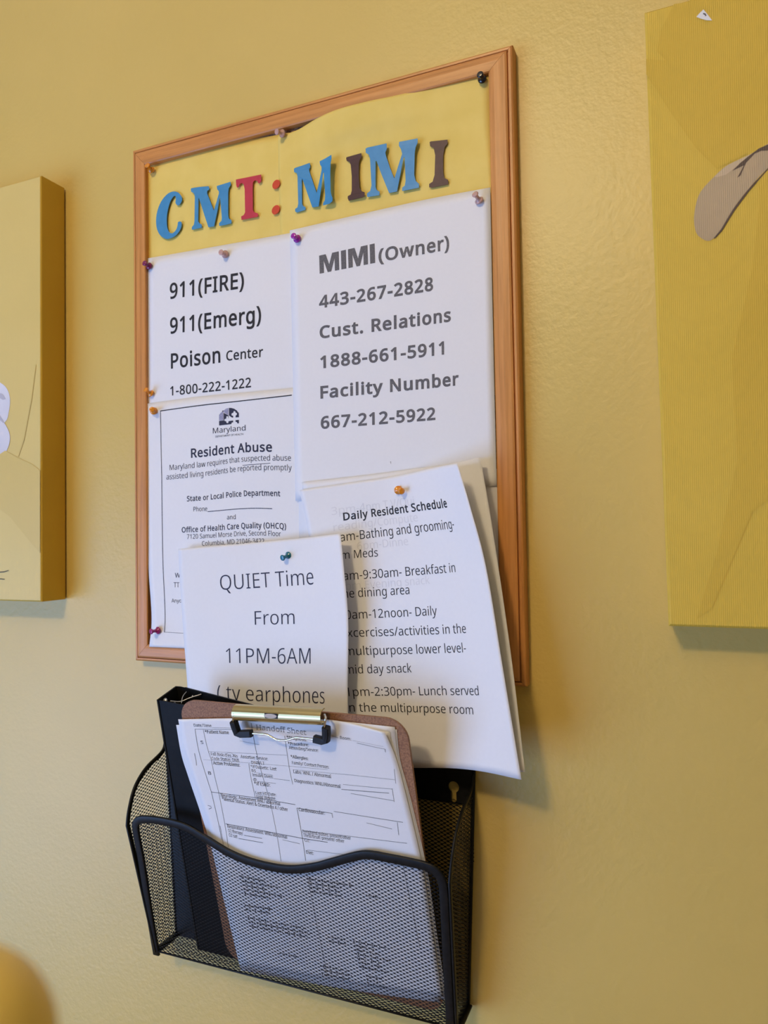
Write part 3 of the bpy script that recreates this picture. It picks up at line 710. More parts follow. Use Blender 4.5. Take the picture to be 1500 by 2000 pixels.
def px_grid(rows): return [[P3(*c) for c in r] for r in rows]


def flat_grid(x0, x1, zt, zb, d, dz=None, n=3, m_=4):
    return [[(x0 + (x1 - x0) * i / (n - 1), zt + (zb - zt) * j / (m_ - 1), d if dz is None else d + dz(i / (n - 1), j / (m_ - 1))) for i in range(n)] for j in range(m_)]


# ------------------------------------------------------------------ yellow backing sheets
sh = Sheet([[P3(284, 321, .37), P3(340, 305.5, .37), P3(410, 288, .37), P3(480, 274, .37), P3(545, 263, .37), (-9.1, 13.9, .37)]] +
           [[(x, z, .37) for x in (-18.03, -16.6, -14.8, -12.9, -11.1, -9.1)] for z in (11, 7, 2.2)], 30, 30)
sh.build('yellow_sheet', M_card, 'left yellow backing sheet, behind the blue C and M at the top of the board', 'paper')
top = [(543, 266, .41), (580, 254, .46), (622, 229.5, .62), (662, 212.5, .70), (717, 198, .70), (770, 187, .64), (850, 169, .5), (957, 146, .42)]
row0 = [P3(*t) for t in top]
rows = [row0]
for z, k in ((13.4, .72), (12.5, .12), (10.0, 0), (6.5, 0), (2.3, 0)):
    rows.append([(p[0] if z > 12.2 else -11.1 + (9.05) * i / 7, z, .41 + (p[2] - .41) * k) for i, p in enumerate(row0)])
sh = Sheet(rows, 44, 40)
sh.build('yellow_sheet', M_card, 'right yellow backing sheet, its top edge bulging over the board frame', 'paper')

# ------------------------------------------------------------------ white notices
INKS = [M_paper, M_ink, M_ink_grey, M_ink_navy, M_ink_lilac, M_ink_faint, M_ink_soft]
# emergency numbers
s1 = Sheet([[(-17.97, 9.92, .45), (-13.7, 9.82, .45), (-9.45, 9.74, .45)], [(-17.99, 6.2, .45), (-13.7, 6.15, .45), (-9.45, 6.1, .45)],
            [(-18.05, 2.5, .45), (-13.7, 2.4, .45), (-9.45, 2.4, .45)], [(-18.0, -1.1, .45), (-13.7, -1.15, .45), (-9.45, -1.2, .45)]], 24, 30)
s1.text('911(FIRE)', (331.5, 583.5), (476.5, 562), 29, .030)
s1.text('911(Emerg)', (332, 651.5), (510, 629), 29.5, .030)
s1.text('Poison', (334, 719.5), (430.5, 707.5), 28, .030)
s1.text('Center', (442, 704.5), (514, 696.5), 18.5, .024)
s1.text('1-800-222-1222', (332.5, 772.5), (490.5, 756), 17.3, .024)
s1.build('notice_sheet', INKS, 'white sheet of large emergency numbers in the left column, above the abuse notice', 'paper')

# resident abuse notice
s2 = Sheet([[P3(283, 789, .50), P3(390, 775, .52), P3(490, 766.5, .58), (-9.7, 3.3, .53)],
            [P3(285, 930, .50), P3(390, 925, .50), P3(490, 918, .50), (-9.66, -.2, .50)],
            [P3(289, 1090, .52), P3(395, 1092, .50), P3(500, 1094, .50), (-9.64, -3.9, .50)],
            [P3(296, 1205, .56), P3(400, 1210, .52), P3(505, 1216, .50), (-9.64, -6.2, .50)],
            [P3(291.5, 1263, .68), P3(402, 1268, .67), P3(508, 1274, .66), (-9.62, -7.55, .66)]], 30, 40)
s2.line([(570, 771.8), (440, 786.5), (313.5, 802.7)], .035)
s2.line([(313.5, 802.5), (316, 930), (318, 1085), (321.2, 1235)], .032, 3)
s2.line([(321.2, 1234.6), (362, 1237), (480, 1244)], .032, 3)
s2.line([(577, 968.5), (585.5, 967.3)], .05, 4)


def Q(l): return [(400 + x / 15., 780 + y / 15.) for x, y in l]


# arched emblem: four quarters, two with crosses
s2.poly(Q([(420, 455), (470, 395), (515, 360), (550, 385), (550, 605), (420, 622)]), 4)
s2.poly(Q([(560, 320), (620, 275), (695, 252), (695, 470), (580, 392), (545, 345)]), 4)
s2.poly(Q([(500, 352), (545, 318), (545, 375), (520, 362)]), 3)
s2.poly(Q([(708, 252), (780, 252), (860, 275), (930, 320), (985, 385), (1000, 410), (1000, 522), (905, 530), (905, 475), (935, 455), (945, 430), (935, 400), (905, 395), (900, 360), (870, 340), (845, 350), (838, 390), (790, 410), (780, 440), (790, 475), (832, 482), (832, 540), (790, 530), (708, 470)]), 3)
s2.poly(Q([(556, 395), (700, 475), (703, 550), (690, 552), (692, 510), (665, 490), (635, 500), (628, 565), (585, 575), (572, 610), (556, 605)]), 3)
s2.poly(Q([(420, 632), (572, 612), (590, 635), (628, 645), (632, 680), (655, 698), (690, 690), (696, 640), (832, 618), (832, 672), (790, 682), (778, 725), (420, 768)]), 3)
s2.poly(Q([(902, 610), (1000, 600), (1000, 700), (960, 708), (945, 672), (902, 655)]), 3)
s2.text('Maryland', (416, 846.7), (479.7, 840.8), 10.5, .0, 3)
s2.text('DEPARTMENT OF HEALTH', (421, 854.7), (475.3, 849.7), 3.7, .0, 3)
s2.text('Resident Abuse', (373.3, 893.9), (531.5, 881.9), 17, .034, 3)
s2.text('Maryland law requires that suspected abuse', (331.5, 918.5), (568.5, 900), 10.5, -.003, 3)
def span(txt, sub):
    """share of a printed line's width before and after a word"""
    w_ = lambda t_: sum(_raw[c_][0] for c_ in t_)
    i_ = txt.index(sub); return w_(txt[:i_]) / w_(txt), w_(txt[:i_ + len(sub)]) / w_(txt)


u0_, u1_ = span('Maryland law requires that suspected abuse', 'suspected')
s2.line([(326.5 + 237 * u_, 918.9 - 18.5 * u_ + 1.6) for u_ in (u0_, .5 * (u0_ + u1_), u1_)], .018, 3)
s2.text('assisted living residents be reported promptly', (325.3, 936.8), (570, 919), 10.5, -.003, 3)
s2.text('State or Local Police Department', (365.3, 979.2), (547.5, 969.3), 10, .028, 3)
s2.text('Phone', (378, 999), (405, 998), 9, 0, 3)
s2.line([(405.5, 999.3), (531.7, 993.5)], .02, 3)
s2.text('and', (443.5, 1014.7), (460.5, 1014), 9, 0, 3)
s2.text('Office of Health Care Quality (OHCQ)', (355.2, 1040), (559, 1033.5), 10, .026, 3)
s2.text('7120 Samuel Morse Drive, Second Floor', (365.3, 1052.8), (548.8, 1047.5), 9, 0, 3)
s2.text('Columbia, MD 21046-3422', (394.7, 1066), (516.5, 1061.5), 9, 0, 3)
s2.text('W', (342, 1128), (352, 1128), 9, 0, 3)
s2.text('TT', (339.5, 1147), (350.5, 1147), 9.5, 0, 3)
s2.text('Anyo', (335.2, 1176.8), (354.7, 1176.8), 7.5, 0, 3)
s2.build('notice_sheet', INKS, 'white bordered resident abuse notice with an arched emblem, left side of the board', 'paper')

# plain sheet below the contacts sheet
Sheet(flat_grid(-10.3, -1.98, -.4, -7.5, .54, lambda a, b: .12 * max(0, b - .9) / .1), 10, 14).build(
    'blank_sheet', M_paper, 'plain white sheet mostly hidden behind the two daily schedule sheets, against the right frame', 'paper')

# contacts sheet
s3 = Sheet([[P3(566, 450, .60), P3(700, 419, .60), P3(835, 389, .60), P3(957.5, 366, .60)],
            [P3(569, 600, .60), P3(703, 583, .60), P3(838, 566, .60), P3(961, 550, .60)],
            [P3(573, 790, .60), P3(707, 780, .60), P3(842, 770, .60), P3(965.5, 760, .60)],
            [P3(577, 978, .60), P3(710, 968, .60), P3(846, 958, .60), P3(970, 949, .60)]], 24, 30)
s3.text('MIMI', (624.5, 534.7), (732.8, 513.5), 35.5, 0, 2, style='heavy')
s3.text('(Owner)', (739.5, 511.5), (877.5, 486.5), 24, .042, 2)
s3.text('443-267-2828', (623.5, 601.5), (846, 566.6), 22.5, .048, 2)
s3.text('Cust. Relations', (624.5, 660.7), (880.6, 627), 22.5, .048, 2)
s3.text('1888-661-5911', (625.5, 719), (867.4, 691.4), 22.5, .048, 2)
s3.text('Facility Number', (626, 777.9), (896, 751.5), 22.5, .048, 2)
s3.text('667-212-5922', (626.7, 837), (850.5, 819.3), 22.5, .048, 2)
s3.text('1', (762, 906), (764, 905.7), 4.5, 0, 1)
s3.build('notice_sheet', INKS, 'white sheet of bold grey contact numbers in the right column of the board', 'paper')

# daily schedule: back sheet then front sheet
sb = Sheet(px_grid([[(589, 942, .68), (690, 931, .68), (800, 917, .70), (880, 905.5, .84), (938, 893, 1.15)],
                    [(606, 1070, .68), (705, 1063, .70), (810, 1055, .84), (895, 1047, 1.1), (963, 1040, 1.35)],
                    [(625, 1290, .74), (725, 1285, .86), (830, 1280, 1.15), (922, 1275, 1.45), (997, 1272, 1.75)],
                    [(645, 1500, .85), (745, 1500, 1.05), (850, 1500, 1.4), (940, 1503, 1.85), (1025.5, 1508, 2.3)]]), 34, 40)
sb.build('schedule_sheet', INKS, 'blank-edged back sheet of the daily schedule, showing along the front one\'s right side', 'paper')
sf = Sheet(px_grid([[(585, 957, .76), (690, 942, .78), (772, 930, .92), (845, 914, 1.5), (893, 905, 2.2)],
                    [(600, 1030, .78), (703, 1018, .82), (788, 1009, 1.02), (868, 1001, 1.65), (920, 996, 2.3)],
                    [(617, 1130, .80), (716, 1125, .92), (808, 1120, 1.25), (890, 1115, 1.8), (950, 1112, 2.35)],
                    [(636, 1310, .88), (738, 1310, 1.15), (830, 1310, 1.55), (915, 1310, 2.05), (983, 1311, 2.5)],
                    [(652, 1497, .98), (752, 1495.5, 1.35), (840, 1498, 1.75), (930, 1505, 2.2), (1018.5, 1523, 2.6)]]), 44, 54)
sf.text('Daily Resident Schedule', (671, 1016.5), (874, 990.5), 14.5, .034)
sf.text('am-Bathing and grooming-', (665, 1057.8), (888, 1031.8), 17, -.004)
sf.text('m Meds', (667.5, 1092), (738.5, 1086.8), 15.5, -.004)
sf.text('am-9:30am- Breakfast in', (671, 1133.3), (890, 1117.3), 17, -.004)
sf.text('he dining area', (671, 1168), (800, 1160.3), 17, -.004)
sf.text('0am-12noon- Daily', (676, 1209.3), (854, 1201.3), 17, -.004)
sf.text('xcercises/activities in the', (678.5, 1244.3), (910.7, 1236.3), 17, -.004)
sf.text('multipurpose lower level-', (675.5, 1280), (910.7, 1274), 17, -.004)
sf.text('mid day snack', (675.5, 1316), (804.3, 1313.3), 17, -.004)
sf.text('1pm-2:30pm- Lunch served', (677, 1359.8), (935.6, 1358), 17, -.004)
sf.text('in the multipurpose room', (677, 1390), (924.7, 1395.5), 17, -.004)
sf.text('3pm-4pm T.V/Qui', (648, 1006), (810, 986), 15, 0, 5, .005)
sf.text('reading/Compute', (652, 1037.5), (817, 1018), 15, 0, 5, .005)
sf.text('6pm-Dinne', (698, 1074), (798, 1064.5), 15, 0, 5, .005)
sf.text('pm Evening snack', (676, 1152), (840, 1140), 15, 0, 5, .005)
sf.build('schedule_sheet', INKS, 'printed front sheet of the daily schedule, its right edge curling out from the board', 'paper')

# quiet time sheet
sq = Sheet(px_grid([[(348, 1072, .86), (435, 1065, .82), (520, 1057.5, .84), (605, 1049, 1.15), (665, 1042, 1.6)],
                    [(351, 1130, .86), (438, 1126, .84), (526, 1121, .95), (612, 1115, 1.3), (671.5, 1109, 1.72)],
                    [(357, 1220, .90), (445, 1219, .92), (534, 1217, 1.1), (619, 1215, 1.45), (680, 1214, 1.8)],
                    [(366, 1340, .95), (452, 1343, 1.05), (540, 1346, 1.2), (622, 1348, 1.45), (679, 1352, 1.75)],
                    [(376, 1500, 1.05), (460, 1515, 1.1), (545, 1525, 1.2), (625, 1535, 1.35), (682, 1540, 1.5)]]), 40, 48)
sq.text('QUIET Time', (430.7, 1152.5), (612.8, 1141.5), 29, -.012, 3)
sq.text('From', (498, 1220.5), (575.5, 1219), 27, -.012, 3)
sq.text('11PM-6AM', (441.9, 1295), (606.7, 1296.5), 29, -.012, 3)
sq.text('( tv earphones', (425, 1366), (634, 1374.7), 28, -.012, 3)
sq.build('notice_sheet', INKS, 'white quiet time sheet held by a teal pin, tucked into the wire basket', 'paper')

# ------------------------------------------------------------------ cut-out heading letters
def A(l): return [(240 + x / 3.75, 60 + y / 3.75) for x, y in l]
def B(l): return [(500 + x / 5., 200 + y / 5.) for x, y in l]
def C(l): return [(600 + x / 3.409, 60 + y / 3.409) for x, y in l]


def letter(px, m_, label, base_d=.46, lift=None, smooth_n=0, cat='cut-out letter', name='paper_letter'):
    pts = [np.array(p, float) for p in px]
    if smooth_n: pts = spline(pts + [pts[0]], smooth_n)[:-1]
    P = []
    for p in pts:
        d = base_d + .02
        if lift:
            x, z = U(p[0], p[1], d); d += lift(p[0], p[1])
        x, z = U(p[0], p[1], d); P.append((x, z, d))
    n = len(P); tri = poly_faces([(p[0], p[1]) for p in P])
    v = P + [(a, b, c - .014) for a, b, c in P]
    f = [tuple(t) for t in tri] + [tuple(n + i for i in t[::-1]) for t in tri] + [(i, (i + 1) % n, n + (i + 1) % n, n + i) for i in range(n)]
    o = mk(name, v, f, m_, None, fix=True)
    return tag(o, label, cat, 'cut-out heading letters')


LC = [(428, 1212), (405, 1185), (370, 1177), (330, 1193), (290, 1235), (262, 1290), (246, 1350), (243, 1410), (252, 1460), (275, 1500), (310, 1522), (340, 1522), (375, 1508), (405, 1480), (425, 1445), (430, 1408), (420, 1397), (404, 1402), (400, 1428), (388, 1460), (365, 1482), (345, 1480), (330, 1460), (322, 1420), (322, 1360), (332, 1300), (350, 1245), (372, 1213), (385, 1212), (388, 1235), (385, 1258), (395, 1276), (413, 1276), (429, 1252), (433, 1232)]
LM1 = [(497, 1160), (503, 1153), (560, 1144), (628, 1139), (634, 1160), (618, 1173), (616, 1190), (640, 1250), (666, 1318), (686, 1250), (703, 1192), (703, 1176), (690, 1160), (688, 1137), (735, 1123), (788, 1106), (790, 1130), (776, 1150), (771, 1185), (771, 1350), (777, 1378), (795, 1388), (794, 1411), (750, 1422), (706, 1430), (704, 1410), (722, 1392), (724, 1370), (718, 1290), (712, 1225), (708, 1225), (690, 1330), (668, 1433), (626, 1439), (590, 1330), (557, 1225), (554, 1228), (551, 1395), (560, 1410), (577, 1420), (577, 1442), (506, 1458), (504, 1440), (520, 1420), (524, 1395), (527, 1215), (520, 1190), (500, 1180)]
LT = [(828, 1090), (920, 1072), (1012, 1053), (1013, 1100), (1000, 1118), (990, 1115), (985, 1100), (965, 1095), (952, 1110), (950, 1150), (952, 1310), (960, 1328), (990, 1338), (989, 1362), (868, 1385), (866, 1360), (885, 1350), (895, 1330), (892, 1160), (885, 1125), (870, 1115), (855, 1122), (848, 1145), (835, 1148), (829, 1130)]
LM2 = [(370, 648), (385, 638), (450, 617), (525, 590), (530, 632), (518, 652), (520, 672), (555, 775), (592, 885), (618, 770), (640, 660), (640, 630), (625, 605), (622, 575), (680, 545), (735, 512), (737, 545), (728, 590), (725, 700), (728, 870), (735, 905), (748, 935), (745, 965), (715, 990), (655, 1005), (655, 985), (672, 955), (675, 900), (668, 790), (662, 680), (655, 690), (635, 850), (612, 1015), (550, 1025), (500, 885), (452, 745), (447, 760), (450, 990), (460, 1012), (483, 1022), (483, 1048), (400, 1075), (382, 1065), (382, 1040), (405, 1025), (412, 990), (405, 720), (398, 690), (372, 680)]
LI1 = [(880, 545), (885, 535), (955, 517), (1028, 495), (1032, 530), (1015, 555), (1005, 590), (1003, 720), (1012, 840), (1035, 868), (1060, 878), (1060, 912), (1040, 925), (905, 960), (895, 935), (897, 915), (925, 900), (935, 860), (935, 720), (925, 610), (912, 580), (885, 570)]
LM3 = [(388, 785), (400, 778), (460, 765), (528, 750), (530, 785), (520, 810), (525, 835), (550, 910), (580, 985), (606, 900), (632, 820), (625, 790), (610, 765), (612, 740), (670, 729), (735, 717), (735, 745), (722, 775), (716, 810), (712, 960), (722, 1000), (745, 1020), (743, 1045), (632, 1067), (632, 1045), (650, 1030), (655, 1000), (652, 920), (648, 838), (640, 850), (620, 960), (598, 1070), (545, 1080), (500, 970), (460, 865), (455, 870), (455, 1040), (462, 1060), (482, 1072), (480, 1095), (400, 1107), (397, 1085), (420, 1065), (428, 1030), (418, 850), (410, 825), (390, 812)]
LI2 = [(815, 742), (822, 737), (933, 725), (935, 750), (915, 775), (905, 830), (905, 940), (912, 980), (938, 992), (938, 1022), (830, 1045), (812, 1042), (812, 1020), (835, 1005), (848, 960), (852, 830), (842, 780), (818, 768)]
letter(A(LC), M_blue, 'light blue cut-out letter C at the start of the heading', smooth_n=3)
letter(A(LM1), M_blue, 'light blue cut-out letter M right after the blue C')
letter(A(LT), M_red, 'crimson cut-out letter T before the red dots')


def dot(cx, cy, rx, ry, label):
    pts = [(cx + rx * math.cos(t) * 1.0 + .18 * ry * math.sin(t), cy - ry * math.sin(t) - .12 * rx * math.cos(t)) for t in np.linspace(0, 2 * math.pi, 28, endpoint=False)]
    letter(A(pts), M_orange_red, label, cat='paper dot', name='paper_dot')


dot(1122, 1125, 27, 34, 'upper orange-red paper dot of the heading colon')
dot(1119, 1311, 28, 34, 'lower orange-red paper dot of the heading colon')
letter(B(LM2), M_blue, 'light blue cut-out letter M after the red dots, its right side lifting off', .46, lambda x, y: .02 + .34 * max(0, min(1, (x - 595) / 55)) ** 1.6 * (.55 + .45 * min(1, max(0, (400 - y) / 90))))
letter(B(LI1), M_brown, 'dark brown cut-out letter I between the last two blue Ms', .46, lambda x, y: .03 + .05 * max(0, (x - 690) / 20))
letter(C(LM3), M_blue, 'largest light blue cut-out letter M, between two brown Is', .46, lambda x, y: .05 + .10 * max(0, min(1, (360 - y) / 80)))
letter(C(LI2), M_brown, 'dark brown cut-out letter I at the right end of the heading', .46, lambda x, y: .02)

# ------------------------------------------------------------------ push pins
def pin(base, cap, colr, label, d0=.50, length=.34, rb=.165, rc=.125):
    b = P3(*base, d0); c = P3(*cap, d0 + length)
    ax = c - b; L = np.linalg.norm(ax); ax /= L
    root = thing('push_pin', label, 'push pin', b, 'push pins on the notice board')
    prof = [(0, .02), (.0, rb * .85), (.02, rb), (.055, rb), (.085, rb * .8), (.115, rb * .5), (L * .55, rb * .42), (L * .72, rc * .62), (L * .82, rc * .92), (L * .9, rc), (L * .97, rc * .92), (L, rc * .6), (L, .01)]
    MB().lathe(b, ax, prof, 22).build('pin_head', PIN[colr], root, smooth=True)
    MB().lathe(b - ax * .22, ax, [(0, .004), (.06, .02), (.225, .02)], 8).build('needle', M_steel, root, smooth=True)


pin((296, 333.3), (287, 322), 'orange', 'orange push pin in the top left corner of the yellow backing sheets')
pin((552.5, 261), (539.5, 257), 'pink', 'pale pink push pin at the middle of the top frame rail', .52)
pin((942.4, 155.6), (937.2, 144.5), 'black', 'black push pin in the top right corner of the board', .52)
pin((581, 467), (572.5, 460), 'purple', 'purple push pin in the top left corner of the grey contact numbers sheet', .64)
pin((440.5, 497), (430.7, 492.5), 'pink', 'pale pink push pin above the emergency numbers, on the left sheet', .5)
pin((292, 520.5), (281.3, 513.3), 'maroon', 'dark maroon push pin at the left edge of the emergency numbers sheet', .5)
pin((936.7, 393), (927, 378), 'pink', 'pale pink push pin in the top right corner of the contact numbers sheet', .64)
pin((295.5, 769.3), (284, 760.8), 'orange', 'orange push pin at the lower left edge of the emergency numbers sheet', .5)
pin((300.5, 803), (296.8, 799.5), 'orange', 'orange push pin in the top left corner of the abuse notice', .56)
pin((309.6, 1231.3), (293.7, 1233.6), 'magenta', 'magenta push pin in the bottom left corner of the abuse notice', .62, .38)
pin((564.7, 1085), (550.5, 1090), 'teal', 'teal push pin at the top of the quiet time sheet', .96, .38)
pin((777.5, 957), (785, 959.5), 'orange', 'orange push pin at the top of the daily schedule', 1.0, .32)

# ------------------------------------------------------------------ wire mesh wall basket
def bxl(z): return -16.9 - (z + 19.8) * .06
def bxr(z): return -3.7 + (z + 19.8) * .045


basket = thing('wall_basket', 'black wire mesh wall basket holding a clipboard and a binder, below the notice board', 'basket', (-10.3, -20.0, 0))


def inside(poly, x, y):
    c = False; n = len(poly); j = n - 1
    for i in range(n):
        xi, yi = poly[i]; xj, yj = poly[j]
        if (yi > y) != (yj > y) and x < (xj - xi) * (y - yi) / (yj - yi) + xi: c = not c
        j = i
    return c


def mesh_panel(name, poly, to3, nrm, hx=.125, hy=.0725, th=.013, k=.88):
    """expanded metal: rhombic cells with rounded holes, as solid strands, inside a polygon given in panel coordinates"""
    xs = [p[0] for p in poly]; ys = [p[1] for p in poly]
    out = [(1, 0), (.5, .5), (0, 1), (-.5, .5), (-1, 0), (-.5, -.5), (0, -1), (.5, -.5)]
    inn = [(k * .93, 0), (k * .60, k * .52), (0, k * .80), (-k * .60, k * .52), (-k * .93, 0), (-k * .60, -k * .52), (0, -k * .80), (k * .60, -k * .52)]
    V = []; Fc = []
    j = 0; y = min(ys)
    while y <= max(ys) + hy:
        x = min(xs) + (hx if j % 2 else 0)
        while x <= max(xs) + hx:
            if inside(poly, x, y):
                n = len(V)
                for s_ in (0, 1):
                    for pat in (out, inn):
                        for a, b in pat: V.append((x + a * hx, y + b * hy, s_))
                for i in range(8):
                    i2 = (i + 1) % 8
                    Fc.append((n + i, n + i2, n + 8 + i2, n + 8 + i)); Fc.append((n + 16 + i, n + 24 + i, n + 24 + i2, n + 16 + i2))
                    Fc.append((n + 8 + i, n + 8 + i2, n + 24 + i2, n + 24 + i))
            x += 2 * hx
        y += hy; j += 1
    nv = np.array(nrm, float) * th
    VV = [np.array(to3(a, b)) + nv * s_ for a, b, s_ in V]
    return mk(name, VV, Fc, M_black, basket)


rim_px = [(306, 1864), (290, 1770), (277, 1685), (266, 1625), (266, 1608), (275, 1600.5), (300, 1601), (335, 1607), (366, 1617), (400, 1637), (450, 1667), (500, 1686), (560, 1697.5), (610, 1694), (650, 1684), (695, 1672), (722, 1669.5), (760, 1676), (800, 1684), (832, 1692), (852, 1703), (864, 1724), (868, 1760), (873, 1860), (880, 2003)]
rim = [on_slope(a, b, front_d) for a, b in rim_px]
fp = [(p[0], p[1]) for p in spline(rim, 4)]
fn = np.array([0, -.22, .975])
ZB = -20.05
fpoly = [(fp[0][0], ZB)] + fp + [(fp[-1][0], ZB)]
mesh_panel('front_mesh', fpoly, lambda x, z: (x, z, front_d(z) - .02), fn)
MB().tube(spline(rim, 6), .165, 12, flat=.06, nrm=(0, -.22, .975)).build('front_rim', M_black, basket, smooth=True)
# back: solid plate with keyhole slots above a mesh panel
ZT = -11.35
bpoly = [(bxl(-20), -20), (bxl(ZT), ZT - 1.2), (bxr(ZT), ZT - 1.2), (bxr(-20), -20)]
mesh_panel('back_mesh', [(bxl(ZB) + .05, ZB), (bxl(ZT) + .05, ZT - 1.3), (bxr(ZT) - .05, ZT - 1.3), (bxr(ZB) - .05, ZB)], lambda x, z: (x, z, .10), (0, 0, 1), k=.80)


def keyhole(cx, cz):
    pts = []
    for t in np.linspace(math.radians(-62), math.radians(242), 22): pts.append((cx + .21 * math.cos(t), cz + .21 * math.sin(t)))
    for t in np.linspace(math.radians(180), math.radians(360), 9): pts.append((cx + .105 * math.cos(t), cz - .52 + .105 * math.sin(t)))
    return pts


kx, kz = U(886, 1537, .14)
outer = [(bxl(ZT) + .02, ZT), (bxl(ZT - 1.35) + .02, ZT - 1.35), (bxr(ZT - 1.35) - .02, ZT - 1.35), (bxr(ZT) - .02, ZT)]
holes = [keyhole(kx, kz), keyhole(bxl(ZT) + (bxr(ZT) - kx), kz)]
loops = [outer] + holes
tri = tessellate_polygon([[Vector((x, z, 0)) for x, z in l] for l in loops])
flat = [p for l in loops for p in l]; n = len(flat)
v = [(x, z, .15) for x, z in flat] + [(x, z, .09) for x, z in flat]
f = [tuple(t) for t in tri] + [tuple(n + i for i in t[::-1]) for t in tri]
k0 = 0
for l in loops:
    L = len(l); f += [(k0 + i, k0 + (i + 1) % L, n + k0 + (i + 1) % L, n + k0 + i) for i in range(L)]; k0 += L
mk('mounting_plate', v, f, M_black, basket, fix=True)
# sides with a swept top edge
SIDE = [(.14, -11.6), (.38, -12.08), (1.33, -12.44), (1.85, -12.75), (2.28, -13.2), (2.6, -13.9), (2.72, -14.4)]
spr = [(p[0], p[1]) for p in spline([(a, b, 0) for a, b in SIDE], 5)]
spoly = [(.1, ZB)] + [(.1, -11.6)] + spr + [(front_d(-16.5) - .02, -16.5), (front_d(ZB) - .02, ZB)]
for fx, sg in ((bxl, 1), (bxr, -1)):
    mesh_panel('side_mesh', spoly, lambda d, z, fx=fx: (fx(z), z, d), (sg, 0, 0), th=.018, k=.86 if sg > 0 else .78)
    path = [(fx(z), z, d) for d, z in spr] + [(fx(z), z, front_d(z)) for z in (-15.2, -16.5, -18, -19.2, ZB)]
    MB().tube(path, .09, 10, flat=.05, nrm=(1, 0, 0)).build('side_rim', M_black, basket, smooth=True)
    MB().tube([(fx(z), z, .10) for z in (ZT, -14, -17, ZB + .02)], .075, 8).build('back_post', M_black, basket, smooth=True)
    MB().tube([(fx(ZB), ZB + .03, .10), (fx(ZB), ZB, .8), (fx(ZB), ZB, front_d(ZB))], .17, 8, flat=.06, nrm=(0, 1, 0)).build('bottom_bar', M_black, basket, smooth=True)
fl_ = MB(); fl_.hexa([(bxl(ZB) + .02, ZB, .15), (bxl(ZB) + 1.0, ZB, .15), (bxl(ZT) + .75, ZT - 1.3, .15), (bxl(ZT) + .02, ZT - 1.3, .15)],
                      [(bxl(ZB) + .02, ZB, .12), (bxl(ZB) + 1.0, ZB, .12), (bxl(ZT) + .75, ZT - 1.3, .12), (bxl(ZT) + .02, ZT - 1.3, .12)])
fl_.build('back_flange', M_black, basket)
mesh_panel('bottom_mesh', [(bxl(ZB), .08), (bxl(ZB), front_d(ZB)), (bxr(ZB), front_d(ZB)), (bxr(ZB), .08)], lambda x, d: (x, ZB, d), (0, 1, 0))
MB().tube([(bxl(ZB), ZB, front_d(ZB)), (-10, ZB, front_d(ZB)), (bxr(ZB), ZB, front_d(ZB))], .04, 8).build('bottom_hem', M_black, basket, smooth=True)

# ------------------------------------------------------------------ binder standing in the basket
binder = thing('ring_binder', 'black ring binder standing open-topped in the wire basket, behind the clipboard', 'binder', (-10.3, -19.9, .8))
bz0, bz1 = -19.9, -9.04
bx = -15.16
fl = lambda x, z, o=0.: (x, z, bind_d(z) + o)
mb = MB(); t = .09
mb.hexa([fl(bx, bz0), fl(bx + 9.6, bz0), fl(bx + 9.6, bz1 - .9), fl(bx, bz1)], [fl(bx, bz0, -t), fl(bx + 9.6, bz0, -t), fl(bx + 9.6, bz1 - .9, -t), fl(bx, bz1, -t)])
mb.build('front_cover', M_vinyl, binder)


def bk(x, z, o=0.):
    """back cover: an inch behind the front at the spine, closing towards the fore edge"""
    k = min(1, max(0, (x - bx) / 9.6))
    return (x, z + ((.40 - 1.05 * k) if z > -12 else 0), bind_d(z) - .98 * (1 - k) - .16 * k + o)


mb = MB()
mb.hexa([bk(bx + .2, bz0), bk(bx + 9.5, bz0), bk(bx + 9.5, bz1), bk(bx + .6, bz1)], [bk(bx + .2, bz0, -t), bk(bx + 9.5, bz0, -t), bk(bx + 9.5, bz1, -t), bk(bx + .6, bz1, -t)])
mb.build('back_cover', M_vinyl, binder)
mb = MB(); sp0 = []; sp1 = []
for z, nm in ((bz0, sp0), (bz1, sp1)):
    fr = np.array(fl(bx, z)); ba = np.array(bk(bx + .18, z)); cr = np.array(bk(bx + .62, z))
    for w in (0, .5, .85, .96): nm.append(fr * (1 - w) + ba * w)
    nm.append(ba * .55 + cr * .45 + np.array([0, 0, -.02])); nm.append(cr + np.array([0, 0, -.03]))
    for p in list(nm)[::-1]: nm.append(p + np.array([.09, 0, .03]))
mb.hexa(sp0, sp1); mb.build('spine', M_vinyl, binder)
mb = MB()
c0 = np.array(fl(bx + .55, bz1 - .1, -.30))
mb.tube([fl(bx + .55, z, -.35) for z in (bz1 - 1.2, bz1 - .15)], .05, 8)
mb.tube(spline([c0 + np.array(o) for o in ((-.05, .05, .12), (.25, .0, -.1), (.55, .12, -.28), (.85, .22, -.42), (.95, .25, -.5), (.72, .16, -.42), (.62, .2, -.36))], 5), .022, 8)
mb.tube(spline([c0 + np.array(o) for o in ((.35, -.05, -.05), (.22, .15, -.3), (.24, .3, -.5))], 5), .018, 8)
mb.lathe(c0 + np.array((-.28, .04, .1)), (0, .3, 1), [(0, .02), (.02, .085), (.05, .1), (.08, .07), (.09, .01)], 12)
rm = mb.build('ring_mechanism', M_scrap, binder, smooth=True); rm['label'] = 'pale metal ring ends inside the open top'

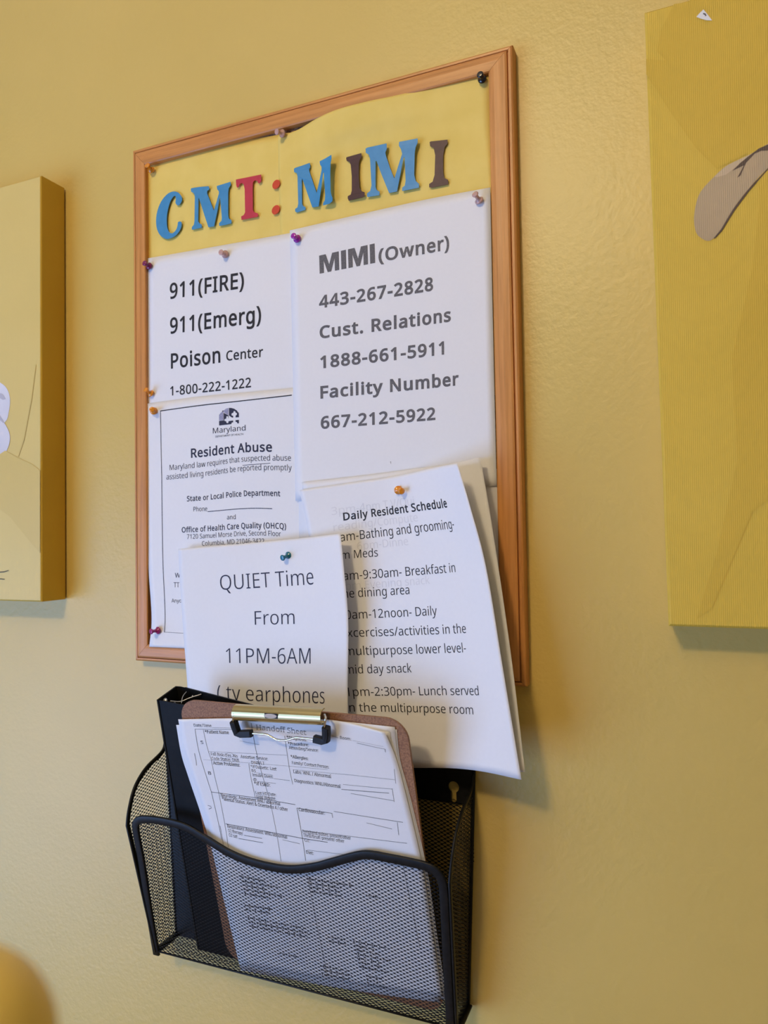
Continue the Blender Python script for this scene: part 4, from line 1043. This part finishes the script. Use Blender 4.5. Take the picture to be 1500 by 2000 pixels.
# ------------------------------------------------------------------ clipboard
clipb = thing('clipboard', 'brown hardboard clipboard with a chrome clip, leaning in the wire basket', 'clipboard', (-8.9, -19.8, 1.3))
cx0, cx1, cz0, cz1 = -13.80, -4.55, -19.82, -8.83
rr = .75
out = []
for (ax_, az_, a0) in ((cx1 - rr, cz1 - rr, 0), (cx0 + rr, cz1 - rr, 90), (cx0 + rr, cz0 + rr, 180), (cx1 - rr, cz0 + rr, 270)):
    for k in range(9):
        t_ = math.radians(a0 + k * 90 / 8); _x, _z = ax_ + rr * math.cos(t_), az_ + rr * math.sin(t_); out.append((_x + .030 * (cz1 - _z), _z))
nB = .22 / math.hypot(1, .235)
MB().hexa([(x, z, clip_d(z)) for x, z in out][::-1], [(x, z, clip_d(z) - .13) for x, z in out][::-1]).build('board', M_hard, clipb)


def cp(px, py, off): return on_slope(px, py, clip_d, off)


# rolled metal bar
ax0 = cp(461, 1391, .33); ax1 = cp(633, 1399.5, .33)
ax = ax1 - ax0; Lb = np.linalg.norm(ax); ax /= Lb
e1 = np.array([0, 1., .235]); e1 /= np.linalg.norm(e1); e2 = np.cross(ax, e1); e2 *= np.sign(e2[2])
prof = []
for k in range(17):
    t_ = math.radians(205 - k * 250 / 16)               # open roll, from the board round to the lower lip
    prof.append((.285 * math.cos(t_ - math.pi / 2 + math.pi / 2), .285 * math.sin(t_)))
prof = [(-.30, -.30), (.30, -.30)]
arc = [(.29 * math.sin(math.radians(a)), .29 * math.cos(math.radians(a))) for a in np.linspace(115, -118, 20)]
loop_o = [ax0 + e1 * a + e2 * b for a, b in arc]
loop_i = [ax0 + e1 * a * .86 + e2 * b * .86 for a, b in arc[::-1]]
lp = loop_o + loop_i
clip_bar = MB().hexa(lp, [p + ax * Lb for p in lp]).build('clip_bar', M_chrome_gold, clipb, smooth=False)
mid = ax0 + ax * Lb * .475
hb = MB()
hb.hexa([mid + ax * a + e1 * b + e2 * .283 for a, b in ((-.30, -.02), (.22, -.02), (.22, .17), (-.30, .17))], [mid + ax * a + e1 * b + e2 * .297 for a, b in ((-.30, -.02), (.22, -.02), (.22, .17), (-.30, .17))])
hb.build('slot', M_rubber, clip_bar)
el = [(-.07 + .26 * math.cos(t_), .075 + .085 * math.sin(t_)) for t_ in np.linspace(0, 2 * math.pi, 20, endpoint=False)]
hb = MB(); hb.hexa([mid + ax * a + e1 * b + e2 * .295 for a, b in el], [mid + ax * a + e1 * b + e2 * .305 for a, b in el])
hb.build('hanging_tab', M_tab, clip_bar)
# sprung wire with rubber corners
WO = .42
wl_ = [cp(461, 1386, .40), cp(457, 1394, .58), cp(455.5, 1404, .56), cp(457, 1413, .48), cp(462, 1427, WO), cp(470, 1432, WO), cp(490, 1432.5, WO), cp(505, 1433, WO), cp(520, 1434.5, WO), cp(530, 1439.5, WO), cp(540, 1444.5, WO), cp(555, 1446, WO), cp(566, 1444, WO), cp(578, 1440.5, WO), cp(596, 1442, WO), cp(620, 1444, WO), cp(630, 1443, WO), cp(634, 1430, .46), cp(634.5, 1416, .54), cp(636, 1404, .58), cp(634, 1396, .40)]
clip_wire = MB().tube(spline(wl_, 5), .042, 10).build('clip_wire', M_chrome, clipb, smooth=True)
for name_, pth in (('rubber_tip', [cp(456.5, 1409, .46), cp(459, 1418, .44), cp(464, 1431, WO), cp(471, 1433, WO), cp(491, 1432.5, WO)]),
                   ('rubber_tip', [cp(637, 1420, .46), cp(637.5, 1433, .44), cp(637, 1445, WO), cp(630, 1446.5, WO), cp(614, 1442.5, WO)])):
    MB().tube(pth, .135, 12, flat=.13, nrm=(0, .0, 1)).build(name_, M_rubber, clip_wire)

# ------------------------------------------------------------------ forms under the clip
H0 = [[(348, 1405), (450, 1403), (560, 1403), (660, 1408), (752, 1431)],
      [(358, 1462), (460, 1466), (568, 1470), (672, 1475), (773, 1480)],
      [(373, 1510), (475, 1521), (578, 1532), (684, 1543), (793, 1553)],
      [(411, 1625), (510, 1641), (612, 1658), (718, 1675), (825, 1692)],
      [(443, 1755), (540, 1773), (640, 1790), (742, 1806), (845, 1822)],
      [(474, 1884), (570, 1902), (668, 1919), (766, 1934), (864, 1947)]]


def hgrid(dx, dy, off, curl=0.):
    g = []
    for j, r in enumerate(H0):
        row = []
        for i, (x, y) in enumerate(r):
            yy = y + dy; xx = x + dx
            o = off
            if j == 0 and i == 4:
                o += curl
                if not curl: xx += 14; yy -= 12
            if curl and j >= 4: o += .10 * (1 if i == 1 else .3 if i == 0 else 0)
            row.append(on_slope(xx, yy, clip_d, o))
        g.append(row)
    return g


for k, (dx, dy, lab_) in enumerate([(9, 6, 'rearmost white sheet under the clipboard clip, a sliver at the right edge'), (5, 1, 'third sheet down of the clipboard forms, showing at the right edge'), (-4, 11, 'second sheet of the clipboard forms, its corner showing left of the top form')]):
    Sheet(hgrid(dx, dy, .02 + .022 * k), 20, 30).build('form_sheet', M_paper, lab_, 'paper', 'forms on the clipboard')
h = Sheet(hgrid(0, 0, .095, .12), 36, 50)
h.text('Handoff Sheet', (501, 1425), (599, 1435.5), 10, -.03, 6, style='serif')
T = [('Date/Time', (379, 1419), (413.5, 1420), 5.5, 0), ('*Patient Name', (401, 1432), (447.5, 1433.5), 6, .012), ('S', (392, 1452.5), (397.5, 1453), 6, .0),
     ('Fall Risk: Yes  No   Assistive Device:', (412, 1474.7), (523.5, 1485), 5.5, 0), ('Code Status: DNR', (414, 1483.5), (468, 1488), 5.5, 0), ('DNR/LT', (491.5, 1491.5), (517, 1493.5), 5.5, 0),
     ('Active Problems:', (416.5, 1492.5), (469, 1497), 5.8, .014), ('*If Diabetic: Last', (490, 1499.5), (540.5, 1504.8), 5.5, 0), ('BS', (492, 1507.5), (500, 1508.5), 5.2, 0),
     ('Insulin Given:', (493.3, 1515.5), (534, 1520), 5.5, 0), ('@', (495, 1525), (502, 1525.5), 5.5, 0), ('*If ESRD:', (497, 1532.5), (528, 1536.3), 5.6, .012),
     ('Last HD Date:', (499.5, 1550.7), (540, 1555), 5.6, 0), ('6AM Weight:', (501.3, 1558), (539, 1563), 5.6, 0), ('B', (407.5, 1512.5), (413, 1513), 6, .008),
     ('Neurologic: Assessment WNL/ abnormal', (431.5, 1555.5), (548, 1573), 6, .006), ('*Mental Status: Alert & Oriented x 4 / other', (434, 1562.7), (562.7, 1584.3), 6, .006),
     ('Cardiovascular:', (584, 1583.5), (634.7, 1591), 6, .012), ('Respiratory: Assessment: WNL/abnormal', (444, 1616), (561.3, 1638), 6, .006),
     ('O2 therapy:', (446, 1624.8), (475, 1630.7), 6, 0), ('O2 sat:', (447.5, 1633.3), (464.5, 1637), 6, 0),
     ('Peripheral pulses: present/other', (591, 1626.3), (685.5, 1640), 6, 0), ('Thrill/Bruit: present/ other', (593, 1633.6), (673, 1646), 6, 0),
     ('GI:', (595, 1643.3), (605.4, 1645), 6, 0), ('Diet:', (598.4, 1666.8), (612.7, 1669.5), 6, .006), ('*Diagnosis:', (560, 1442.5), (600, 1448), 5.6, .012),
     ('*Procedure:', (562.9, 1454.7), (603.3, 1457.5), 5.6, .012), ('Attending/Service:', (564.3, 1462.6), (622.4, 1468.5), 5.6, 0), ('*Allergies:', (568.1, 1480.2), (602.5, 1484.5), 5.6, .012),
     ('Family/ Contact Person:', (570.2, 1491.9), (643, 1501), 5.6, 0), ('Labs: WNL / Abnormal', (573, 1509.5), (647.3, 1519.5), 5.8, .004),
     ('Diagnostics: WNL/Abnormal', (575.5, 1527), (665.8, 1539), 5.8, .006), ('Room:', (664, 1443), (686.4, 1446), 5.6, 0)]
for tx, a, b, hh, bo in T: h.text(tx, a, b, hh, bo * 1.6 - .012, 1, style='serif')
for pts, w_ in [([(381, 1424), (413, 1547), (433, 1640)], .014), ([(397, 1425), (413, 1484), (427, 1546), (446, 1655)], .012), ([(381, 1424), (460, 1425)], .02), ([(414, 1421), (456, 1422)], .014),
                ([(397, 1483.5), (488, 1490), (640, 1503)], .013), ([(408, 1467.5), (561, 1475)], .013), ([(413, 1546.7), (500, 1558), (577, 1571.5)], .016), ([(440.5, 1608.8), (589, 1637), (640, 1645)], .016),
                ([(490.7, 1412), (528, 1566), (549, 1682)], .012), ([(556, 1437), (572, 1532)], .012), ([(580, 1578), (597, 1681)], .016), ([(468, 1446.7), (506.7, 1454.7)], .01), ([(486, 1491), (499, 1558)], .012),
                ([(572, 1503), (690, 1514), (772, 1523)], .012), ([(670, 1532), (766, 1541)], .012), ([(667, 1541.5), (760, 1549)], .018), ([(685, 1549.5), (770, 1564)], .012), ([(766, 1540), (770, 1566)], .012),
                ([(580, 1578), (649, 1588.5)], .012), ([(652, 1584.6), (787, 1606)], .012), ([(716, 1607), (766, 1619)], .01), ([(776, 1606), (779, 1631)], .014), ([(592, 1622), (690, 1634), (795, 1647)], .01),
                ([(697, 1451), (752, 1463)], .02), ([(752, 1463), (753, 1469)], .018), ([(689, 1446), (749, 1458)], .01), ([(648, 1437.5), (661, 1441)], .014), ([(500, 1509), (533, 1514)], .012), ([(535, 1520.5), (566, 1524.5)], .012), ([(502, 1526), (539, 1530)], .012),
                ([(477, 1631.3), (512, 1637.5)], .014), ([(466, 1637.5), (514, 1646)], .014), ([(430, 1613), (437, 1655)], .012), ([(552, 1640), (586, 1648)], .01), ([(600, 1660), (700, 1672)], .008),
                ([(770, 1502), (773, 1530)], .012), ([(648, 1588), (650, 1597)], .014), ([(380, 1471), (383, 1485), (384, 1495)], .016)]:
    h.line(pts, w_, 1)
h.line([(448 + 8.5 * math.cos(t_), 1475 + 4.6 * math.sin(t_)) for t_ in np.linspace(0, 2 * math.pi, 14)], .012, 1)
h.line([(412 - 6 + 0, 1573), (412, 1574.5), (413, 1578), (408, 1580)], .014, 1)
def rows_of_marks(p0, p1, n, dy, seed):
    """rows of small unreadable print: p0 -> p1 is the first row"""
    rg = random.Random(seed)
    for k in range(n):
        x = 0.; sl = (p1[1] - p0[1]) / (p1[0] - p0[0]); L_ = (p1[0] - p0[0]) * rg.uniform(.55, 1.0)
        while x < L_:
            w_ = rg.uniform(1.2, 3.2)
            xx = p0[0] + k * dy * .24 + x; yy = p0[1] + k * dy + x * sl
            h.line([(xx, yy), (xx + w_, yy + w_ * sl)], rg.uniform(.03, .06), 6)
            x += w_ + rg.uniform(.7, 1.6)
            if rg.random() < .16: x += 2.6


for q_ in [((470, 1712), (545, 1726), 5, 8.2, 1), ((600, 1716), (690, 1730), 4, 8.2, 2), ((478, 1768), (560, 1780), 2, 8.2, 3), ((715, 1748), (748, 1754), 1, 8, 4), ((484, 1792), (620, 1818), 3, 8.2, 5),
           ((690, 1838), (760, 1853), 7, 8.2, 6), ((640, 1830), (690, 1838), 2, 8.2, 7), ((545, 1862), (600, 1872), 1, 8, 8), ((625, 1886), (700, 1900), 3, 8.2, 9), ((715, 1906), (752, 1913), 3, 8, 10)]:
    rows_of_marks(*q_)
h.line([(596, 1690), (612, 1770), (628, 1850), (640, 1905)], .012, 1)
h.line([(786, 1682), (795, 1730), (808, 1790), (820, 1850)], .012, 1)
h.build('form_sheet', INKS, 'printed top form sheet under the clipboard clip, with a ruled table', 'paper', 'forms on the clipboard')

# ------------------------------------------------------------------ blurred thing in the lower left corner of the view
ctr = CAM + (FWD + RT * (-120 - 750) / F_PX - UP * (2085 - 1000) / F_PX) * 4.6
mb = MB(); R_ = 4.6 * 232 / F_PX * .93
vv = []; ff = []; nr, ns = 16, 28
dirv = -RT * .45 - UP * .9; dirv /= np.linalg.norm(dirv)
s_a = np.cross(dirv, FWD); s_a /= np.linalg.norm(s_a); s_b = np.cross(dirv, s_a)
prof = [(R_ * 1.0 - R_ * math.cos(t_), R_ * math.sin(t_)) for t_ in np.linspace(.02, math.pi / 2, nr)] + [(R_ * 2.2, R_ * .98), (R_ * 3.2, R_ * .96), (R_ * 3.5, R_ * .8), (R_ * 3.6, .02)]
top_ = ctr - dirv * R_
for hgt, rad in prof:
    for k in range(ns):
        t_ = 2 * math.pi * k / ns
        w_ = top_ + dirv * hgt + (s_a * math.cos(t_) + s_b * math.sin(t_)) * rad
        vv.append((w_[0], w_[2], -w_[1]))
for i in range(len(prof) - 1):
    for k in range(ns): ff.append((i * ns + k, i * ns + (k + 1) % ns, (i + 1) * ns + (k + 1) % ns, (i + 1) * ns + k))
ff.append(tuple(range(ns))); ff.append(tuple(range((len(prof) - 1) * ns, len(prof) * ns)))
M_tan = mat('tan_surface', (.74, .46, .09), .6, build=noise_mix((.80, .59, .155), (.82, .605, .16), s=30))
o = mk('rounded_object', vv, ff, M_tan, None, None, True, True)
tag(o, 'tan rounded object, out of focus, cut off by the lower left corner', 'object')

for r_ in ROOTS:
    if '_org' in r_: del r_['_org']
